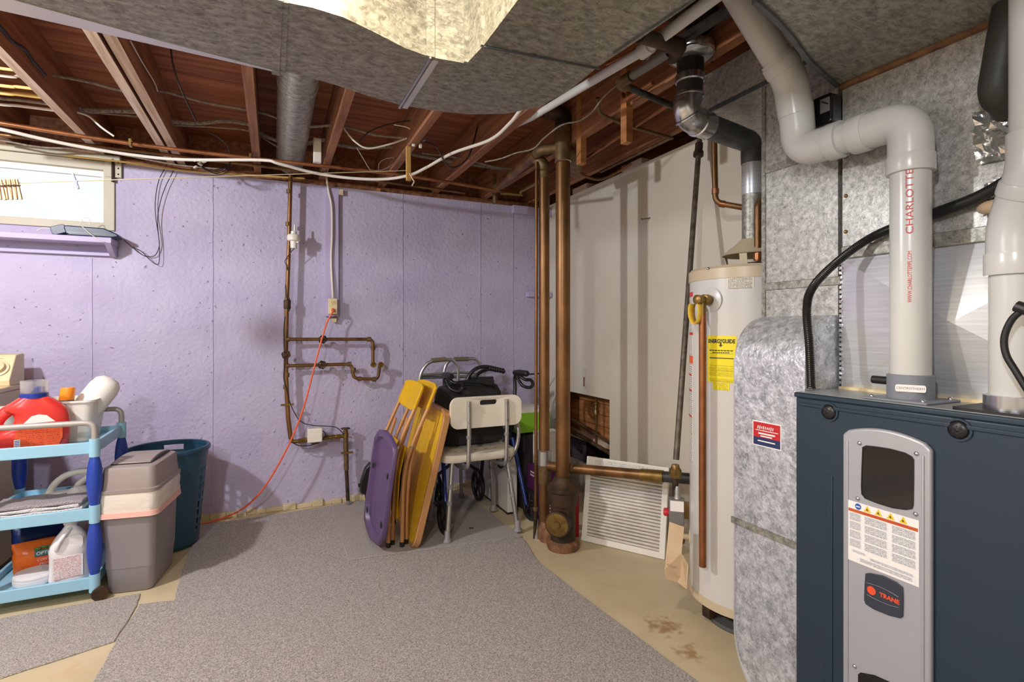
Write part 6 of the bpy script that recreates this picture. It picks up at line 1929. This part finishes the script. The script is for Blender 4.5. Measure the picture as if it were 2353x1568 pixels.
# ------------------------------------------------------------------ walker against the wall
wk = thing('walker', 'folded aluminium walking frame with brown grips by the purple wall', 'walker', at(1030, 1120, Y=3.62))
def fz(x, y, Y): return at(x, y, Y=Y)
for Yk, pl_, g0_, g1_ in ((3.56, [(964, 1105), (963, 900), (965, 858), (985, 830), (1040, 826), (1052, 842), (1060, 1100)], (992, 829), (1024, 826)), (3.70, [(1018, 1100), (1020, 850), (1030, 828), (1095, 824), (1104, 842), (1105, 1090)], (1044, 826), (1076, 825))):
    pts_ = [fz(x, y, Yk) for x, y in pl_]
    pts_[0].z = .02; pts_[-1].z = .02
    tube(fillet(pts_, .06, 6), .0125, 12).build('frame_tube', 'aluminium', wk)
    tube([fz(*g0_, Yk), fz(*g1_, Yk)], .0165, 14).build('grip', 'grip_brown', wk)
    for q_ in (pts_[0], pts_[-1]):
        MB().lathe([(.019, 0), (.018, .04), (.013, .042)], (q_.x, q_.y, 0), 12).build('rubber_foot', 'bin_grey', wk)
tube([fz(965, 862, 3.56), fz(1052, 857, 3.56)], .010, 10).build('cross_bar', 'aluminium', wk)
tube([fz(966, 868, 3.58), fz(1100, 865, 3.66)], .012, 10).build('cross_bar', 'control_grey', wk)
tube([fz(1054, 856, 3.68), fz(1104, 858, 3.70)], .010, 10).build('cross_bar', 'aluminium', wk)

# ------------------------------------------------------------------ wheelchair behind
wc = thing('wheelchair', 'black folded transport wheelchair with ridged push handle', 'wheelchair', (1.16, 3.45, 0))
YH = 3.46
for (pl_, Yk) in (([(1070, 905), (1074, 872), (1090, 850), (1115, 843), (1150, 850), (1159, 856)], 3.40), ([(1088, 900), (1092, 870), (1105, 855), (1130, 848), (1158, 852)], 3.52)):
    tube(curve([fz(x, y, Yk) for x, y in pl_], 5), .013, 12).build('push_tube', 'black_plastic', wc)
    q0, q1 = fz(1122, 846, Yk), fz(1158, 853, Yk)
    n_ = 14
    tube([q0 + (q1 - q0) * k / n_ for k in range(n_ + 1)], [.0195 if k % 2 else .016 for k in range(n_ + 1)], 12).build('push_grip', 'black_rubber', wc)
a_, b_ = fz(1072, 868, 3.42), fz(1135, 960, 3.42)
MB().box(a_.x, b_.x, 3.42, 3.44, .52, a_.z).build('back_upholstery', 'black_fabric', wc, bevel=.008)
a_, b_ = fz(1092, 872, 3.38), fz(1135, 960, 3.38)
MB().box(a_.x, b_.x, 3.37, 3.385, .52, a_.z - .005).build('side_upholstery', 'black_fabric', wc, bevel=.006)
for x, y, r in ((1.02, 3.48, .115), (1.32, 3.48, .115)):
    wq = MB().tube([Vector((x, y + r * .87 * math.cos(t), .115 + r * .87 * math.sin(t))) for t in [2 * math.pi * k / 32 for k in range(33)]], .014, 10).build('wheel', 'black_rubber', wc)
    sp_ = MB()
    for k in range(6):
        t = k * math.pi / 3
        sp_.tube([Vector((x, y, .115)), Vector((x, y + r * .86 * math.cos(t), .115 + r * .86 * math.sin(t)))], .008, 6)
    sp_.lathe([(.02, -.02), (.02, .02)], (x, y, .115), 12, (1, 0, 0))
    sp_.build('spokes', 'black_plastic', wq)
for x in (1.0, 1.34):
    tube([(x, 3.48, .115), (x + .02, 3.45, .45), (x + .02, 3.43, .75)], .012, 10).build('frame_tube', 'black_plastic', wc)
tube([(1.0, 3.48, .2), (1.34, 3.46, .45)], .011, 10).build('cross_brace', 'black_plastic', wc)
tube([(1.34, 3.48, .2), (1.0, 3.46, .45)], .011, 10).build('cross_brace', 'black_plastic', wc)
MB().box(1.02, 1.34, 3.40, 3.60, .44, .47).build('seat', 'black_fabric', wc, bevel=.008)

# ------------------------------------------------------------------ rollator
ro = thing('rollator', 'blue framed rollator with black brake handles and seat bag', 'rollator', (1.2, 3.15, 0))
for x, hx_, s_ in ((.915, 1.01, -1), (1.487, 1.515, 1)):
    for y in (2.99, 3.36):
        wq = MB().tube([Vector((x, y + .085 * math.cos(t), .10 + .085 * math.sin(t))) for t in [2 * math.pi * k / 32 for k in range(33)]], .0145, 10).build('wheel', 'black_rubber', ro)
        sp_ = MB()
        for k in range(5):
            t = k * 2 * math.pi / 5 + .3
            sp_.tube([Vector((x, y, .10)), Vector((x, y + .08 * math.cos(t), .10 + .08 * math.sin(t)))], .009, 6)
        sp_.lathe([(.018, -.018), (.018, .018)], (x, y, .10), 12, (1, 0, 0))
        sp_.build('spokes', 'black_plastic', wq)
    tube([(x - .02 * s_, 2.995, .10), (x - .045 * s_, 3.16, .50)], .0135, 12).build('leg', 'frame_blue', ro)
    tube([(x - .02 * s_, 3.36, .10), (x - .045 * s_, 3.22, .50)], .0135, 12).build('leg', 'frame_blue', ro)
    tube(fillet([(x - .045 * s_, 3.2, .48), (hx_, 3.27, .80), (hx_, 3.28, .905), (hx_, 3.19, .925)], .04, 6), .0125, 12).build('handle_post', 'black_plastic', ro)
    hq = Vector((hx_, 3.20, .925))
    tube([hq + Vector((0, .08, -.004)), hq, hq + Vector((.01 * s_, -.09, .0)), hq + Vector((.012 * s_, -.10, -.004))], [.017, .022, .021, .014], 12).build('handle_grip', 'black_rubber', ro)
    tube(curve([hq + Vector((0, .04, -.03)), hq + Vector((.015, -.01, -.085)), hq + Vector((.06, -.03, -.10)), hq + Vector((.085, -.03, -.08)), hq + Vector((.07, -.03, -.05)), hq + Vector((.03, -.02, -.045)), hq + Vector((.005, .02, -.02))], 5), .0115, 10).build('brake_lever', 'black_plastic', ro)
MB().loft([[Vector((q.x, q.y, z)) for q in sring(1.18, 3.29, hx, hy, z)] for z, hx, hy in ((.52, .20, .07), (.54, .225, .085), (.66, .235, .09), (.80, .225, .08), (.845, .20, .06), (.855, .14, .03))]).build('seat_bag', 'black_fabric', ro, angle=60)
MB().loft([[Vector((q.x, q.y, z)) for q in sring(1.15, 3.14, hx, hy, z)] for z, hx, hy in ((.50, .15, .06), (.51, .2, .085), (.56, .215, .09), (.60, .2, .08), (.615, .12, .04))]).build('seat_cushion', 'black_fabric', ro, angle=60)
tube(curve([(1.0, 3.22, .862), (1.1, 3.2, .878), (1.2, 3.2, .875), (1.33, 3.2, .85)], 6), .012, 10).build('back_strap', 'black_rubber', ro)

# ------------------------------------------------------------------ cartons in the corner
sk = thing('black_suitcase', 'black upright suitcase below the green carton', 'suitcase', (1.6, 3.33, 0))
MB().loft([rr3(1.525, 1.665, 3.16, 3.5, .03, .006), rr3(1.52, 1.67, 3.155, 3.505, .03, .02), rr3(1.52, 1.67, 3.155, 3.505, .03, .495), rr3(1.53, 1.66, 3.165, 3.495, .03, .508)]).build('shell', 'black_fabric', sk, angle=50)
tube(fillet([(1.54, 3.2, .50), (1.54, 3.2, .515), (1.64, 3.2, .515), (1.64, 3.2, .5)], .01, 4), .006, 8).build('handle', 'black_plastic', sk)
gb = thing('green_carton', 'bright green and white carton on top of the black suitcase', 'carton', (1.6, 3.33, .522))
box(1.475, 1.73, 3.16, 3.5, .522, .672).build('box', 'box_green', gb, bevel=.003)
box(1.475, 1.73, 3.159, 3.5, .655, .674).build('lid_band', 'box_white', gb, bevel=.002)
box(1.655, 1.70, 3.1585, 3.16, .55, .64).build('white_panel', 'white_print', gb)
pb_ = thing('purple_carton', 'purple printed carton standing behind the copper pipes', 'carton', (1.62, 3.03, 0))
box(1.537, 1.725, 2.935, 3.13, 0, .325).build('box', 'box_purple', pb_, bevel=.003)
for z_ in (.28, .26, .09, .07, .05):
    box(1.536, 1.5365, 2.99, 3.08, z_, z_ + .010).build('box_print', 'white_print', pb_)
    box(1.555, 1.61, 2.9344, 2.935, z_, z_ + .010).build('box_print', 'white_print', pb_)
wbx = box(1.575, 1.73, 2.945, 3.12, .327, .545).build('white_carton', 'box_white', bevel=.003)
tag(wbx, 'plain white carton stacked on the purple carton', 'carton')
gx = thing('pale_case', 'pale grey flat case standing behind the shower chair legs', 'case', (1.43, 3.45, 0))
box(1.40, 1.47, 3.14, 3.62, .004, .42).build('shell', 'box_white', gx, bevel=.006)
box(1.397, 1.473, 3.137, 3.623, .0, .012).build('edge_trim', 'black_plastic', gx)
tube(curve([(1.395, 3.2, .40), (1.39, 3.19, .33), (1.39, 3.22, .29), (1.39, 3.28, .30), (1.395, 3.32, .40)], 6), .006, 8).build('cord_loop', 'black_rubber', gx)
ck = thing('walking_cane', 'thin dark cane leaning in the corner behind the copper pipes', 'cane', (1.7, 3.6, 0))
tube([at(1262, 1020, Y=3.55), at(1243, 852, Y=3.60)], .008, 10).build('shaft', 'black_plastic', ck)
tube([at(1243, 852, Y=3.60), at(1262, 1020, Y=3.55) + Vector((.05, 0, -.75))], .0075, 8).build('lower_shaft', 'black_plastic', ck)
rb_ = tube([at(1196, 862, Y=3.7), at(1250, 858, Y=3.7)], .006, 8).build('wall_rod', 'black_plastic')
tag(rb_, 'short dark rod resting between rollator handle and corner pipes', 'rod')
q = at(1083, 1215, Z=.013)
tag(MB().box(-.012, .014, -.005, .005, 0, .006, Matrix.Translation((q.x, q.y, .0125)) @ Matrix.Rotation(-.6, 4, 'Z')).build('plastic_scrap', 'black_plastic', bevel=.002), 'tiny black plastic scrap on the dark carpet piece', 'scrap')
